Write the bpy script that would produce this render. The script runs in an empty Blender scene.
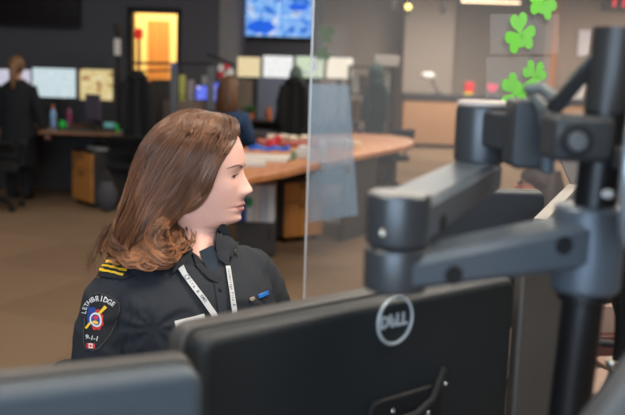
import bpy, bmesh, math, random
import numpy as np
from mathutils import Vector, Matrix
from mathutils.bvhtree import BVHTree
random.seed(7); rng = np.random.default_rng(7)
SC = bpy.context.scene; COL = SC.collection
PI = math.pi

# ---------------------------------------------------------------- camera, world, lights, exposure
FPX, CX, CY = 868.0, 312.5, 207.5
CAMZ, PITCH, ROLL = 1.375, math.radians(8.6), math.radians(1.9)
fwd = Vector((0, math.cos(PITCH), -math.sin(PITCH)))
rt0, up0 = Vector((1, 0, 0)), Vector((0, math.sin(PITCH), math.cos(PITCH)))
# the whole picture leans a little clockwise
cr, sr = math.cos(ROLL), math.sin(ROLL)
RT = rt0 * cr + up0 * sr
UP = up0 * cr - rt0 * sr
CAM = Vector((0, 0, CAMZ))
cd = bpy.data.cameras.new('camera'); cam = bpy.data.objects.new('camera', cd); COL.objects.link(cam)
cam.matrix_world = Matrix.Translation(CAM) @ Matrix((RT, UP, -fwd)).transposed().to_4x4()
cd.sensor_width = 36; cd.lens = FPX * 36 / 625; cd.clip_start = .05; cd.clip_end = 100
cd.dof.use_dof = True; cd.dof.focus_distance = 1.62; cd.dof.aperture_fstop = 4.0
SC.camera = cam
SC.view_settings.view_transform = 'Standard'; SC.view_settings.look = 'None'
SC.view_settings.gamma = 1; SC.view_settings.use_curve_mapping = False
SC.view_settings.exposure = 0.0
w = bpy.data.worlds.new('world'); SC.world = w; w.use_nodes = True
w.node_tree.nodes['Background'].inputs[0].default_value = (.55, .6, .7, 1)
w.node_tree.nodes['Background'].inputs[1].default_value = .25

def area(name, loc, size, power, color, rot=(0, 0, 0), spread=180):
    l = bpy.data.lights.new(name, 'AREA'); l.shape = 'RECTANGLE'; l.size, l.size_y = size
    l.energy = power; l.color = color; l.spread = math.radians(spread)
    o = bpy.data.objects.new(name, l); COL.objects.link(o); o.location = loc; o.rotation_euler = rot
    return o
LAMPS = [  # ceiling panels: x, y, power
    (-1.0, 0.9, 24), (1.3, 1.7, 46), (0.9, -.6, 18), (-1.6, 4.0, 20), (1.6, 4.4, 30),
    (-3.2, 7.0, 13), (0.6, 7.6, 34), (3.6, 7.4, 30), (1.2, 11.6, 44), (4.4, 12.5, 56), (2.8, 16.3, 105), (7.0, 16.5, 80)]
CEIL = 3.2
LK = 1.6
for (x, y, p) in LAMPS:
    area('ceiling_lamp', (x, y, CEIL - .06), (1.2, .6), p * LK, (1, .91, .79))
# daylight from the glazed wall behind the photographer
area('window_daylight', (-1.2, -2.85, 1.7), (3.6, 1.8), 115, (.62, .8, 1), (math.radians(90), 0, 0))

# ---------------------------------------------------------------- helpers
def ray(px, py): return RT * ((px - CX) / FPX) + UP * (-(py - CY) / FPX) + fwd
def Wy(px, py, Y): r = ray(px, py); return CAM + r * (Y / r.y)
def Wz(px, py, z): r = ray(px, py); return CAM + r * ((z - CAMZ) / r.z)
def Wd(px, py, d): return CAM + ray(px, py) * d
def Zof(py, px, Y): return Wy(px, py, Y).z
def srgb(c):
    if max(c) > 1: c = [v / 255 for v in c]
    return tuple(v / 12.92 if v <= .04045 else ((v + .055) / 1.055) ** 2.4 for v in c[:3])

def mat(name, col, rough=.6, metal=0, emit=None, es=1, noise=.0, nscale=30, bump=0, bscale=200, spec=.5, coat=0, sss=0):
    m = bpy.data.materials.new(name); m.use_nodes = True; nt = m.node_tree; b = nt.nodes['Principled BSDF']
    c = srgb(col); b.inputs['Base Color'].default_value = (*c, 1)
    b.inputs['Roughness'].default_value = rough; b.inputs['Metallic'].default_value = metal
    b.inputs['Specular IOR Level'].default_value = spec; b.inputs['Coat Weight'].default_value = coat
    if sss:
        b.inputs['Subsurface Weight'].default_value = sss; b.inputs['Subsurface Radius'].default_value = (.012, .005, .003)
        b.inputs['Subsurface Scale'].default_value = .6
    if emit: b.inputs['Emission Color'].default_value = (*srgb(emit), 1); b.inputs['Emission Strength'].default_value = es
    tc = nt.nodes.new('ShaderNodeTexCoord')
    n = nt.nodes.new('ShaderNodeTexNoise'); n.inputs['Scale'].default_value = nscale; n.inputs['Detail'].default_value = 4
    nt.links.new(tc.outputs['Object'], n.inputs['Vector'])
    mx = nt.nodes.new('ShaderNodeMix'); mx.data_type = 'RGBA'
    k = noise if noise else .04
    mx.inputs[6].default_value = (*[v * (1 - k) for v in c], 1); mx.inputs[7].default_value = (*[min(1, v * (1 + k)) for v in c], 1)
    nt.links.new(n.outputs['Fac'], mx.inputs[0]); nt.links.new(mx.outputs[2], b.inputs['Base Color'])
    if bump:
        n2 = nt.nodes.new('ShaderNodeTexNoise'); n2.inputs['Scale'].default_value = bscale
        nt.links.new(tc.outputs['Object'], n2.inputs['Vector'])
        bp = nt.nodes.new('ShaderNodeBump'); bp.inputs['Strength'].default_value = bump; bp.inputs['Distance'].default_value = .002
        nt.links.new(n2.outputs['Fac'], bp.inputs['Height']); nt.links.new(bp.outputs[0], b.inputs['Normal'])
    return m

def ramp_mat(name, kind, scale, stops, rough=.6, vec='Object', emit=0, map_scale=(1, 1, 1), rot=(0, 0, 0), detail=2, bump=0, interp='LINEAR'):
    """noise / wave / voronoi texture through a colour ramp; emit > 0 makes it a lit screen"""
    m = bpy.data.materials.new(name); m.use_nodes = True; nt = m.node_tree; b = nt.nodes['Principled BSDF']
    tc = nt.nodes.new('ShaderNodeTexCoord'); mp = nt.nodes.new('ShaderNodeMapping')
    mp.inputs['Scale'].default_value = map_scale; mp.inputs['Rotation'].default_value = rot
    nt.links.new(tc.outputs[vec], mp.inputs['Vector'])
    t = nt.nodes.new({'noise': 'ShaderNodeTexNoise', 'wave': 'ShaderNodeTexWave', 'voronoi': 'ShaderNodeTexVoronoi', 'brick': 'ShaderNodeTexBrick'}[kind])
    t.inputs['Scale'].default_value = scale; nt.links.new(mp.outputs[0], t.inputs['Vector'])
    if kind == 'wave': t.inputs['Distortion'].default_value = 3; t.inputs['Detail'].default_value = detail
    if kind == 'noise': t.inputs['Detail'].default_value = detail
    r = nt.nodes.new('ShaderNodeValToRGB'); r.color_ramp.interpolation = interp
    el = r.color_ramp.elements
    while len(el) > 1: el.remove(el[-1])
    el[0].position = stops[0][0]; el[0].color = (*srgb(stops[0][1]), 1)
    for p, c in stops[1:]:
        e = el.new(p); e.color = (*srgb(c), 1)
    nt.links.new(t.outputs['Fac' if kind in ('noise', 'wave') else ('Color' if kind == 'voronoi' else 'Fac')], r.inputs[0])
    nt.links.new(r.outputs[0], b.inputs['Base Color']); b.inputs['Roughness'].default_value = rough
    if emit:
        nt.links.new(r.outputs[0], b.inputs['Emission Color']); b.inputs['Emission Strength'].default_value = emit
        b.inputs['Base Color'].default_value = (0.01, .01, .01, 1)
        nt.links.remove([l for l in nt.links if l.to_socket == b.inputs['Base Color']][0])
    return m

MATX = {}
def root_of(o): return MATX.get(o.name, Matrix.Identity(4))
def tag(o, label=None, cat=None, group=None, kind=None):
    if label: o['label'] = label
    if cat: o['category'] = cat
    if group: o['group'] = group
    if kind: o['kind'] = kind
    return o
def thing(name, label, cat, loc=(0, 0, 0), rz=0, group=None):
    o = bpy.data.objects.new(name, None); COL.objects.link(o)
    o.empty_display_size = .1; o.location = loc; o.rotation_euler = (0, 0, rz)
    MATX[o.name] = Matrix.Translation(Vector(loc)) @ Matrix.Rotation(rz, 4, 'Z')
    return tag(o, label, cat, group)

class MB:
    def __init__(s): s.v = []; s.f = []
    def add(s, vs, fs):
        o = len(s.v); s.v += [tuple(v) for v in vs]; s.f += [tuple(i + o for i in f) for f in fs]; return s
    def box(s, c, size, R=None, rz=0):
        hx, hy, hz = [k / 2 for k in size]; R = R or Matrix.Rotation(rz, 3, 'Z'); c = Vector(c)
        vs = [c + R @ Vector((x * hx, y * hy, z * hz)) for z in (-1, 1) for x, y in ((-1, -1), (1, -1), (1, 1), (-1, 1))]
        return s.add(vs, [(3, 2, 1, 0), (4, 5, 6, 7), (0, 1, 5, 4), (1, 2, 6, 5), (2, 3, 7, 6), (3, 0, 4, 7)])
    def bar(s, a, b, wd, ht, up=(0, 0, 1)):
        a, b = Vector(a), Vector(b); d = b - a; L = d.length; d.normalize(); up = Vector(up)
        x = d.cross(up).normalized(); z = x.cross(d)
        return s.box((a + b) / 2, (wd, L, ht), Matrix((x, d, z)).transposed())
    def prism(s, poly, z0, z1):
        n = len(poly)
        if sum(poly[i][0] * poly[(i + 1) % n][1] - poly[(i + 1) % n][0] * poly[i][1] for i in range(n)) < 0: poly = poly[::-1]
        vs = [(p[0], p[1], z0) for p in poly] + [(p[0], p[1], z1) for p in poly]
        return s.add(vs, [tuple(range(n))[::-1], tuple(range(n, 2 * n))] + [(i, (i + 1) % n, n + (i + 1) % n, n + i) for i in range(n)])
    def plate(s, poly2, o, ax, ay, t):
        """extruded polygon given in 2D axes ax, ay from origin o; thickness t along ax x ay"""
        ax, ay = Vector(ax), Vector(ay); nz = ax.cross(ay).normalized(); o = Vector(o); n = len(poly2)
        if sum(poly2[i][0] * poly2[(i + 1) % n][1] - poly2[(i + 1) % n][0] * poly2[i][1] for i in range(n)) < 0: poly2 = poly2[::-1]
        vs = [o + ax * p[0] + ay * p[1] for p in poly2]; vs += [v + nz * t for v in vs]
        return s.add(vs, [tuple(range(n))[::-1], tuple(range(n, 2 * n))] + [(i, (i + 1) % n, n + (i + 1) % n, n + i) for i in range(n)])
    def loft(s, rings, cap=True):
        n = len(rings[0]); vs = [v for r in rings for v in r]; fs = []
        for k in range(len(rings) - 1):
            for i in range(n):
                j = (i + 1) % n; fs.append((k * n + i, k * n + j, (k + 1) * n + j, (k + 1) * n + i))
        if cap: fs += [tuple(range(n))[::-1], tuple(range((len(rings) - 1) * n, len(rings) * n))]
        return s.add(vs, fs)
    def tube(s, path, r, n=12, cap=True):
        path = [Vector(p) for p in path]; rs = r if isinstance(r, (list, tuple)) else [r] * len(path)
        rings = []; prev = None
        for i, p in enumerate(path):
            t = (path[min(i + 1, len(path) - 1)] - path[max(i - 1, 0)]).normalized()
            a = prev if prev is not None else (Vector((0, 0, 1)) if abs(t.z) < .9 else Vector((1, 0, 0)))
            x = (a - t * a.dot(t)).normalized(); prev = x; y = t.cross(x)
            rings.append([p + (x * math.cos(q) + y * math.sin(q)) * rs[i] for q in [2 * PI * k / n for k in range(n)]])
        return s.loft(rings, cap)
    def cyl(s, a, b, r, r2=None, n=24): return s.tube([a, b], [r, r if r2 is None else r2], n)
    def lathe(s, prof, c=(0, 0, 0), n=24):
        c = Vector(c)
        return s.loft([[c + Vector((r * math.cos(q), r * math.sin(q), z)) for q in [2 * PI * k / n for k in range(n)]] for r, z in prof])
    def sph(s, c, r, sc=(1, 1, 1), n=16):
        c = Vector(c); rings = []
        for i in range(1, n):
            a = -PI / 2 + PI * i / n
            rings.append([c + Vector((math.cos(a) * math.cos(q) * r * sc[0], math.cos(a) * math.sin(q) * r * sc[1], math.sin(a) * r * sc[2])) for q in [2 * PI * k / (n + 4) for k in range(n + 4)]])
        return s.loft(rings)
    def build(s, name, m, parent=None, world=False, bevel=0, seg=2, smooth=True, label=None, angle=40):
        me = bpy.data.meshes.new(name)
        vs = s.v
        if world and parent is not None:
            inv = root_of(parent).inverted(); vs = [inv @ Vector(v) for v in vs]
        me.from_pydata([tuple(v) for v in vs], [], s.f); me.update(); me.validate()
        if isinstance(m, (list, tuple)):
            for k in m: me.materials.append(k)
        else: me.materials.append(m)
        o = bpy.data.objects.new(name, me); COL.objects.link(o)
        if parent is not None: o.parent = parent; MATX[o.name] = root_of(parent)
        if smooth:
            for p in me.polygons: p.use_smooth = True
            me.set_sharp_from_angle(angle=math.radians(angle))
        if bevel:
            b = o.modifiers.new('bevel', 'BEVEL'); b.width = bevel; b.segments = seg; b.limit_method = 'ANGLE'; b.angle_limit = math.radians(40)
        if label: o['label'] = label
        return o

def rrect(w_, h_, r, n=5, cx=0, cy=0):
    out = []
    for sx, sy, a0 in ((1, 1, 0), (-1, 1, 90), (-1, -1, 180), (1, -1, 270)):
        for k in range(n + 1):
            a = math.radians(a0 + 90 * k / n)
            out.append((cx + sx * (w_ / 2 - r) + r * math.cos(a), cy + sy * (h_ / 2 - r) + r * math.sin(a)))
    return out

def text_mesh(txt, size, bold=0, extrude=.0):
    cu = bpy.data.curves.new('lettering', 'FONT'); cu.body = txt; cu.size = size; cu.align_x = 'CENTER'; cu.align_y = 'CENTER'
    cu.offset = bold; cu.extrude = extrude; cu.resolution_u = 2
    o = bpy.data.objects.new('lettering', cu); COL.objects.link(o)
    dg = bpy.context.evaluated_depsgraph_get(); me = bpy.data.meshes.new_from_object(o.evaluated_get(dg))
    vs = [v.co.copy() for v in me.vertices]; fs = [tuple(p.vertices) for p in me.polygons]
    bpy.data.objects.remove(o); bpy.data.curves.remove(cu); bpy.data.meshes.remove(me)
    return vs, fs

def copy_tree(o, parent=None):
    c = o.copy(); COL.objects.link(c)
    if parent is not None: c.parent = parent
    for ch in list(o.children): copy_tree(ch, c)
    return c

def skin(pts, edges, name, m, parent=None, levels=1, world=False):
    """pts: list of (x,y,z,radius or (rx,ry))"""
    me = bpy.data.meshes.new(name)
    vs = [Vector(p[:3]) for p in pts]
    if world and parent is not None:
        inv = root_of(parent).inverted(); vs = [inv @ v for v in vs]
    me.from_pydata([tuple(v) for v in vs], edges, []); o = bpy.data.objects.new(name, me); COL.objects.link(o)
    sm = o.modifiers.new('skin', 'SKIN'); sm.use_smooth_shade = True
    if not me.skin_vertices:
        bpy.context.view_layer.objects.active = o
        me.attributes.new if False else None
    for i, p in enumerate(pts):
        r = p[3]; me.skin_vertices[0].data[i].radius = r if isinstance(r, tuple) else (r, r)
    me.skin_vertices[0].data[0].use_root = True
    sb = o.modifiers.new('sub', 'SUBSURF'); sb.levels = levels; sb.render_levels = levels
    dg = bpy.context.evaluated_depsgraph_get(); me2 = bpy.data.meshes.new_from_object(o.evaluated_get(dg))
    bpy.data.objects.remove(o)
    me2.materials.clear(); me2.materials.append(m)
    for p in me2.polygons: p.use_smooth = True
    o = bpy.data.objects.new(name, me2); COL.objects.link(o)
    if parent is not None: o.parent = parent; MATX[o.name] = root_of(parent)
    return o

# ---------------------------------------------------------------- materials
BLACKP = mat('black_plastic', (34, 37, 40), .45, bump=.25, bscale=900)
CASE = mat('monitor_case_plastic', (30, 35, 38), .5, bump=.3, bscale=1200)
CASE_EDGE = mat('monitor_frame_plastic', (70, 68, 66), .5)
ARM = mat('arm_aluminium_grey', (94, 103, 112), .36, .35, bump=.1, bscale=1500)
ARMD = mat('arm_dark_grey', (58, 60, 62), .45, .1)
POLE = mat('pole_black', (24, 24, 26), .38)
STEEL = mat('bright_steel', (200, 200, 196), .25, 1)
RUBB = mat('black_rubber', (18, 18, 19), .7)
DESKM = mat('desk_laminate_grey', (78, 70, 64), .5)
WOODO = ramp_mat('orange_wood', 'wave', 3, [(0, (190, 128, 62)), (.5, (204, 142, 76)), (1, (180, 118, 54))], .5, map_scale=(1, 1, 6))
WOODT = ramp_mat('beech_tabletop', 'wave', 2.2, [(0, (198, 130, 80)), (.5, (206, 140, 88)), (1, (190, 122, 74))], .45, map_scale=(1, 5, 1))
WOODC = ramp_mat('counter_wood', 'noise', 1.5, [(0, (166, 124, 88)), (.5, (170, 130, 96)), (1, (160, 120, 84))], .6, map_scale=(1, 1, 4))
DARKC = mat('dark_grey_cabinet', (58, 54, 52), .6)
WHITE = mat('white_paper', (225, 225, 222), .8)
BLKF = mat('black_fabric', (20, 21, 24), .9, bump=.3)
NAVY = mat('navy_fabric', (24, 36, 52), .9)

# ---------------------------------------------------------------- the room
def carpet():
    m = bpy.data.materials.new('brown_carpet_tiles'); m.use_nodes = True; nt = m.node_tree; b = nt.nodes['Principled BSDF']
    tc = nt.nodes.new('ShaderNodeTexCoord')
    mp = nt.nodes.new('ShaderNodeMapping'); mp.inputs['Rotation'].default_value = (0, 0, math.radians(24)); nt.links.new(tc.outputs['Object'], mp.inputs[0])
    ch = nt.nodes.new('ShaderNodeTexChecker'); ch.inputs['Scale'].default_value = 1.1
    ch.inputs['Color1'].default_value = (*srgb((124, 103, 84)), 1); ch.inputs['Color2'].default_value = (*srgb((116, 96, 78)), 1)
    nt.links.new(mp.outputs[0], ch.inputs['Vector'])
    n = nt.nodes.new('ShaderNodeTexNoise'); n.inputs['Scale'].default_value = 2.2; n.inputs['Detail'].default_value = 5
    nt.links.new(mp.outputs[0], n.inputs['Vector'])
    mx = nt.nodes.new('ShaderNodeMix'); mx.data_type = 'RGBA'; mx.inputs[7].default_value = (*srgb((128, 105, 82)), 1)
    mr = nt.nodes.new('ShaderNodeMath'); mr.operation = 'MULTIPLY'; mr.inputs[1].default_value = .6
    nt.links.new(n.outputs['Fac'], mr.inputs[0]); nt.links.new(mr.outputs[0], mx.inputs[0]); nt.links.new(ch.outputs['Color'], mx.inputs[6])
    nt.links.new(mx.outputs[2], b.inputs['Base Color']); b.inputs['Roughness'].default_value = .95; b.inputs['Specular IOR Level'].default_value = .15
    n3 = nt.nodes.new('ShaderNodeTexNoise'); n3.inputs['Scale'].default_value = 250; nt.links.new(tc.outputs['Object'], n3.inputs['Vector'])
    bp = nt.nodes.new('ShaderNodeBump'); bp.inputs['Strength'].default_value = .4; bp.inputs['Distance'].default_value = .004
    nt.links.new(n3.outputs['Fac'], bp.inputs['Height']); nt.links.new(bp.outputs[0], b.inputs['Normal'])
    return m
WDARK = mat('charcoal_wall_paint', (78, 79, 86), .85, noise=.03, nscale=.6)
WBEIGE = mat('taupe_wall_paint', (166, 154, 144), .85, noise=.03, nscale=.6)
WBROWN = mat('brown_wall_paint', (142, 124, 110), .85)
CEILM = mat('ceiling_tiles', (150, 150, 146), .9)
def st(name, mb, m, **k):
    o = mb.build(name, m, smooth=False, **k); o['kind'] = 'structure'; return o
XL, XR, YF, YB = -6.5, 9.5, -3.0, 20.0
Y1, Y2 = 10.2, 14.0
st('floor', MB().box(((XL + XR) / 2, (YF + YB) / 2, -.05), (XR - XL + .6, YB - YF + .6, .1)), carpet())
st('ceiling', MB().box(((XL + XR) / 2, (YF + YB) / 2, CEIL + .05), (XR - XL + .6, YB - YF + .6, .1)), CEILM)
xc = Wy(219, 60, Y1).x          # corner where the charcoal wall turns back
xd = Wy(322, 50, Y2).x          # end of the charcoal wall behind the blue screen
dx0, dx1 = Wy(130, 40, Y1).x, Wy(179, 40, Y1).x; dtop = Zof(10, 150, Y1)
wl = MB()
wl.box(((XL + dx0) / 2, Y1 + .08, CEIL / 2), (dx0 - XL, .16, CEIL))
wl.box(((dx1 + xc) / 2, Y1 + .08, CEIL / 2), (xc - dx1, .16, CEIL))
wl.box(((dx0 + dx1) / 2, Y1 + .08, (dtop + CEIL) / 2), (dx1 - dx0, .16, CEIL - dtop))
st('wall_back_left', wl, WDARK)
st('wall_return', MB().box((xc - .08, (Y1 + .16 + Y2 + .16) / 2, CEIL / 2), (.16, Y2 - Y1, CEIL)), WDARK)
st('wall_recess', MB().box(((xc + xd) / 2, Y2 + .08, CEIL / 2), (xd - xc, .16, CEIL)), WDARK)
st('wall_recess_side', MB().box((xd - .08, (Y2 + .16 + YB) / 2, CEIL / 2), (.16, YB - Y2 - .16, CEIL)), WBEIGE)
st('wall_back_right', MB().box(((xd + XR) / 2, YB + .08, CEIL / 2), (XR - xd + .3, .16, CEIL)), WBEIGE)
st('wall_left', MB().box((XL - .08, (YF + Y1) / 2, CEIL / 2), (.16, Y1 - YF, CEIL)), WDARK)
st('wall_right', MB().box((XR + .08, (YF + YB) / 2, CEIL / 2), (.16, YB - YF, CEIL)), WBEIGE)
wf = MB()
wf.box(((XL + XR) / 2, YF - .08, .4), (XR - XL, .16, .8)); wf.box(((XL + XR) / 2, YF - .08, 2.9), (XR - XL, .16, .6))
wf.box(((XL - 3.2) / 2, YF - .08, 1.7), (-3.2 - XL, .16, 1.8)); wf.box(((XR + .8) / 2, YF - .08, 1.7), (XR - .8, .16, 1.8))
st('wall_front', wf, WBEIGE)
st('window_1', MB().box((-1.2, YF - .05, 1.7), (4.0, .02, 1.8)), mat('window_daylight_glass', (200, 215, 230), .1, emit=(190, 215, 245), es=2.5))
# taupe column and brown wall section on the right
c0, c1 = Wy(404, 50, 19.0).x, Wy(430, 50, 19.0).x
st('wall_column', MB().box(((c0 + c1) / 2 + .25, 19.4, CEIL / 2), (c1 - c0 + .5, .9, CEIL)), WBEIGE)
b0 = Wy(545, 50, 18.6).x
st('wall_brown_section', MB().box(((b0 + XR) / 2, 19.2, CEIL / 2), (XR - b0, 1.3, CEIL)), WBROWN)
st('baseboard_back', MB().box(((xd + XR) / 2, YB - .01, .06), (XR - xd, .02, .12)), DARKC)
st('baseboard_left', MB().box(((XL + dx0) / 2, Y1 - .01, .05), (dx0 - XL, .02, .1)), RUBB)
# lit office beyond the opening
WYEL = mat('cream_office_wall', (238, 214, 150), .8)
of = MB()
oxr = xc - .24; oxl = dx0 - .8
of.box(((oxl + oxr) / 2, Y1 + 1.9, CEIL / 2), (oxr - oxl, .1, CEIL)); of.box((oxl, Y1 + 1.0, CEIL / 2), (.1, 1.7, CEIL)); of.box((oxr, Y1 + 1.0, CEIL / 2), (.1, 1.7, CEIL))
st('wall_office', of, WYEL)
area('office_lamp', ((dx0 + dx1) / 2, Y1 + .6, CEIL - .05), (.9, .5), 85, (1, .86, .62))
fr = MB()
for x in (dx0, dx1): fr.box((x, Y1 + .08, dtop / 2), (.05, .2, dtop))
fr.box(((dx0 + dx1) / 2, Y1 + .08, dtop), (dx1 - dx0 + .05, .2, .06))
st('trim_1', fr, RUBB)
YD = Y1 + 1.25
xo0, xo1 = Wy(146, 40, YD).x, Wy(168, 40, YD).x
dr = MB().box(((xo0 + xo1) / 2 + .02, YD, (dtop - .05) / 2), (xo1 - xo0, .045, dtop - .05))
dro = st('door_1', dr, WOODO)
hd = MB().cyl((xo0 + .07, YD - .02, 1.02), (xo0 + .07, YD - .07, 1.02), .012).cyl((xo0 + .07, YD - .07, 1.02), (xo0 + .16, YD - .07, 1.02), .01)
hd.build('door_handle', STEEL, dro)

# ---------------------------------------------------------------- ceiling lamps as things
PANEL = mat('lamp_diffuser', (240, 235, 225), .5, emit=(255, 240, 215), es=1.6)
first = None
for i, (x, y, p) in enumerate(LAMPS):
    if first is None:
        t = thing('ceiling_light', 'white rectangular ceiling light panel in dark office ceiling', 'ceiling light', (x, y, CEIL), 0, 'ceiling light panels')
        f = MB()
        for a, b, sx, sy in ((0, .31, 1.28, .03), (0, -.31, 1.28, .03), (.625, 0, .03, .65), (-.625, 0, .03, .65)): f.box((a, b, -.02), (sx, sy, .04))
        f.build('frame', CEILM, t); MB().box((0, 0, -.015), (1.22, .59, .02)).build('diffuser', PANEL, t); first = t
    else:
        c = copy_tree(first); c.location = (x, y, CEIL)

# pendant linear lamp, and small lamps standing in for reflected ceiling fixtures
pl = thing('pendant_light', 'long warm glowing pendant light hanging above the far counter', 'lamp', Wy(498, 0, 12))
a, b = Wy(462, 0, 12), Wy(520, 2, 12)
b.z = a.z
MB().bar(a + Vector((0, 0, .02)), b + Vector((0, 0, .02)), .09, .05).build('housing', mat('lamp_housing', (200, 196, 190), .5), pl, True, bevel=.008)
MB().bar(a - Vector((0, 0, .015)), b - Vector((0, 0, .015)), .07, .025).build('tube', mat('warm_tube', (255, 230, 190), .5, emit=(255, 226, 184), es=2.2), pl, True, bevel=.006)
MB().cyl(a + Vector((.1, 0, .03)), (a.x + .1, a.y, CEIL), .004, n=8).build('cable', RUBB, pl, True)
MB().cyl(b + Vector((-.1, 0, .03)), (b.x - .1, b.y, CEIL), .004, n=8).build('cable', RUBB, pl, True)
for k, (px, py, lit, lab) in enumerate(((394, 2, 0, 'leftmost of three small hanging lamps standing in for reflected ceiling fixtures'), (408, 7, 1, 'middle of three small lamps standing in for reflected fixtures, with a glowing yellow bulb'), (443, 4, 0, 'rightmost of three small dark lamps standing in for reflected ceiling fixtures'))):
    p = Wy(px, py, 13)
    t = thing('reflected_lamp', lab, 'lamp', p, 0, 'small lamps standing in for reflections')
    MB().lathe([(.012, .1), (.03, .09), (.04, -.02), (.04, -.12), (.033, -.12)], p).build('lamp_shade', DARKC, t, True)
    MB().cyl(p + Vector((0, 0, .09)), (p.x, p.y, CEIL), .006, n=8).build('cord', RUBB, t, True)
    if lit: MB().sph(p + Vector((0, -.03, .0)), .045, n=10).build('bulb', mat('bulb_yellow', (255, 230, 120), .4, emit=(255, 222, 120), es=3), t, True)
    else: MB().sph(p + Vector((0, 0, -.12)), .028, n=10).build('bulb', DARKC, t, True)

# ---------------------------------------------------------------- wall screens
def wall_screen(label, px0, px1, py0, py1, Y, m):
    a, b = Wy(px0, py1, Y), Wy(px1, py0, Y); cxx, cz = (a.x + b.x) / 2, (a.z + b.z) / 2; W_, H_ = b.x - a.x, b.z - a.z
    t = thing('wall_television', label, 'television', (cxx, Y, cz))
    MB().plate(rrect(W_ + .05, H_ + .05, .01), (0, .06, 0), (1, 0, 0), (0, 0, 1), -.0).v
    MB().box((0, .035, 0), (W_ + .05, .06, H_ + .05)).build('bezel', RUBB, t, bevel=.008)
    MB().box((0, .003, 0), (W_, .01, H_)).build('screen', m, t, smooth=False)
    MB().box((0, .085, 0), (.3, .05, .25)).build('wall_bracket', DARKC, t)
    return t
def camgrid():
    m = ramp_mat('surveillance_picture', 'voronoi', 4.5, [(0, (22, 70, 170)), (.3, (40, 120, 225)), (.5, (150, 200, 245)), (.7, (60, 140, 235)), (.85, (225, 238, 250)), (1, (70, 90, 130))], .4, emit=1.0)
    nt = m.node_tree
    vt = [n for n in nt.nodes if n.type == 'TEX_VORONOI'][0]
    n = nt.nodes.new('ShaderNodeTexNoise'); n.inputs['Scale'].default_value = 6; n.inputs['Detail'].default_value = 3
    tc = [k for k in nt.nodes if k.type == 'TEX_COORD'][0]; nt.links.new(tc.outputs['Object'], n.inputs['Vector'])
    r = [k for k in nt.nodes if k.type == 'VALTORGB'][0]; nt.links.new(n.outputs['Fac'], r.inputs[0])
    for e, p in zip(r.color_ramp.elements, (.3, .42, .5, .56, .64, .72)): e.position = p
    return m
TVB = wall_screen('wall television showing a bright blue grid of camera pictures', 244.5, 313, -4, 35.5, Y2 - .12, camgrid())
# separators between camera pictures and a white map outline, part of the shown picture
sep = MB(); scr_w = Wy(313, 0, Y2 - .12).x - Wy(244.5, 0, Y2 - .12).x
sep.box((0, -.004, 0), (.012, .004, .62)); sep.box((0, -.004, .0), (scr_w, .004, .012))
el_ = MB()
DBL = mat('deep_blue_light', (20, 84, 200), .5, emit=(20, 92, 214), es=.9)
for (cx0, cz0, rx, rz_) in ((-.27, -.18, .22, .10), (.30, .14, .16, .06)):
    el_ = MB(); el_.plate([(cx0 + rx * math.cos(2 * PI * k / 28), cz0 + rz_ * math.sin(2 * PI * k / 28) * (1 + .12 * math.sin(k * 1.7))) for k in range(28)], (0, -.003, 0), (1, 0, 0), (0, 0, 1), .002)
    el_.build('map_shape', DBL, TVB, smooth=False)
sep.build('picture_divider', mat('divider_light', (200, 220, 245), .5, emit=(190, 214, 245), es=.8), TVB, smooth=False)
wall_screen('switched-off dark television high on the charcoal wall', -50, 77, -42, 21, Y1 - .1, mat('dark_screen', (24, 18, 20), .25))

# ---------------------------------------------------------------- office furniture builders
def screen_mat(name, base, bits, e=1.0, scale=(14, 1, 40)):
    return ramp_mat(name, 'noise', 1, [(0, bits[0]), (.36, bits[1]), (.42, base), (.6, base), (.66, bits[2]), (1, base)], .4, emit=e, map_scale=scale, detail=1)
S_BLUEW = screen_mat('pale_blue_screen', (205, 222, 228), ((150, 190, 190), (190, 215, 220), (225, 235, 235)), .95)
S_LILAC = screen_mat('lilac_screen', (206, 205, 222), ((190, 170, 200), (200, 200, 215), (225, 222, 235)), .9)
S_YEL = screen_mat('yellow_mixed_screen', (232, 212, 150), ((70, 130, 120), (180, 120, 80), (240, 230, 190)), .85, (9, 1, 16))
S_CREAM = screen_mat('cream_screen', (235, 214, 165), ((220, 195, 150), (230, 210, 165), (240, 222, 180)), .95)
S_WHITE = screen_mat('white_screen', (240, 240, 238), ((170, 180, 185), (225, 228, 226), (245, 245, 243)), 1.0)
S_GREEN = screen_mat('green_white_screen', (205, 222, 190), ((110, 170, 170), (170, 150, 190), (230, 225, 190)), .95, (9, 1, 18))
S_BRIGHT = screen_mat('cream_white_screen', (250, 236, 212), ((230, 214, 180), (245, 230, 205), (250, 244, 225)), 1.05)
S_VIO = screen_mat('violet_blue_screen', (90, 110, 235), ((220, 215, 245), (210, 200, 240), (60, 60, 220)), 1.0, (12, 1, 26))
def monitor(label, cat, c, w_, h_, rz, m, desk_z, group, name='computer_monitor'):
    t = thing(name, label, cat, (c[0], c[1], desk_z), rz, group); z = c[2] - desk_z
    MB().box((0, .02, z), (w_ + .03, .035, h_ + .035)).build('casing', BLACKP, t, bevel=.006)
    MB().box((0, -.001, z), (w_, .008, h_)).build('screen', m, t, smooth=False)
    MB().bar((0, .07, .02), (0, .045, z), .05, .03, (0, 1, 0)).build('stand', BLACKP, t, bevel=.004)
    MB().prism(rrect(.24, .18, .03, 4, 0, .05), 0, .015).build('base', BLACKP, t, bevel=.003)
    return t
def px_monitor(label, px0, px1, py0, py1, Y, rz, m, desk_z, group):
    a, b = Wy(px0, py1, Y), Wy(px1, py0, Y)
    return monitor(label, 'monitor', ((a.x + b.x) / 2, Y, (a.z + b.z) / 2), (b.x - a.x) / math.cos(rz), b.z - a.z, rz, m, desk_z, group)

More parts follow.
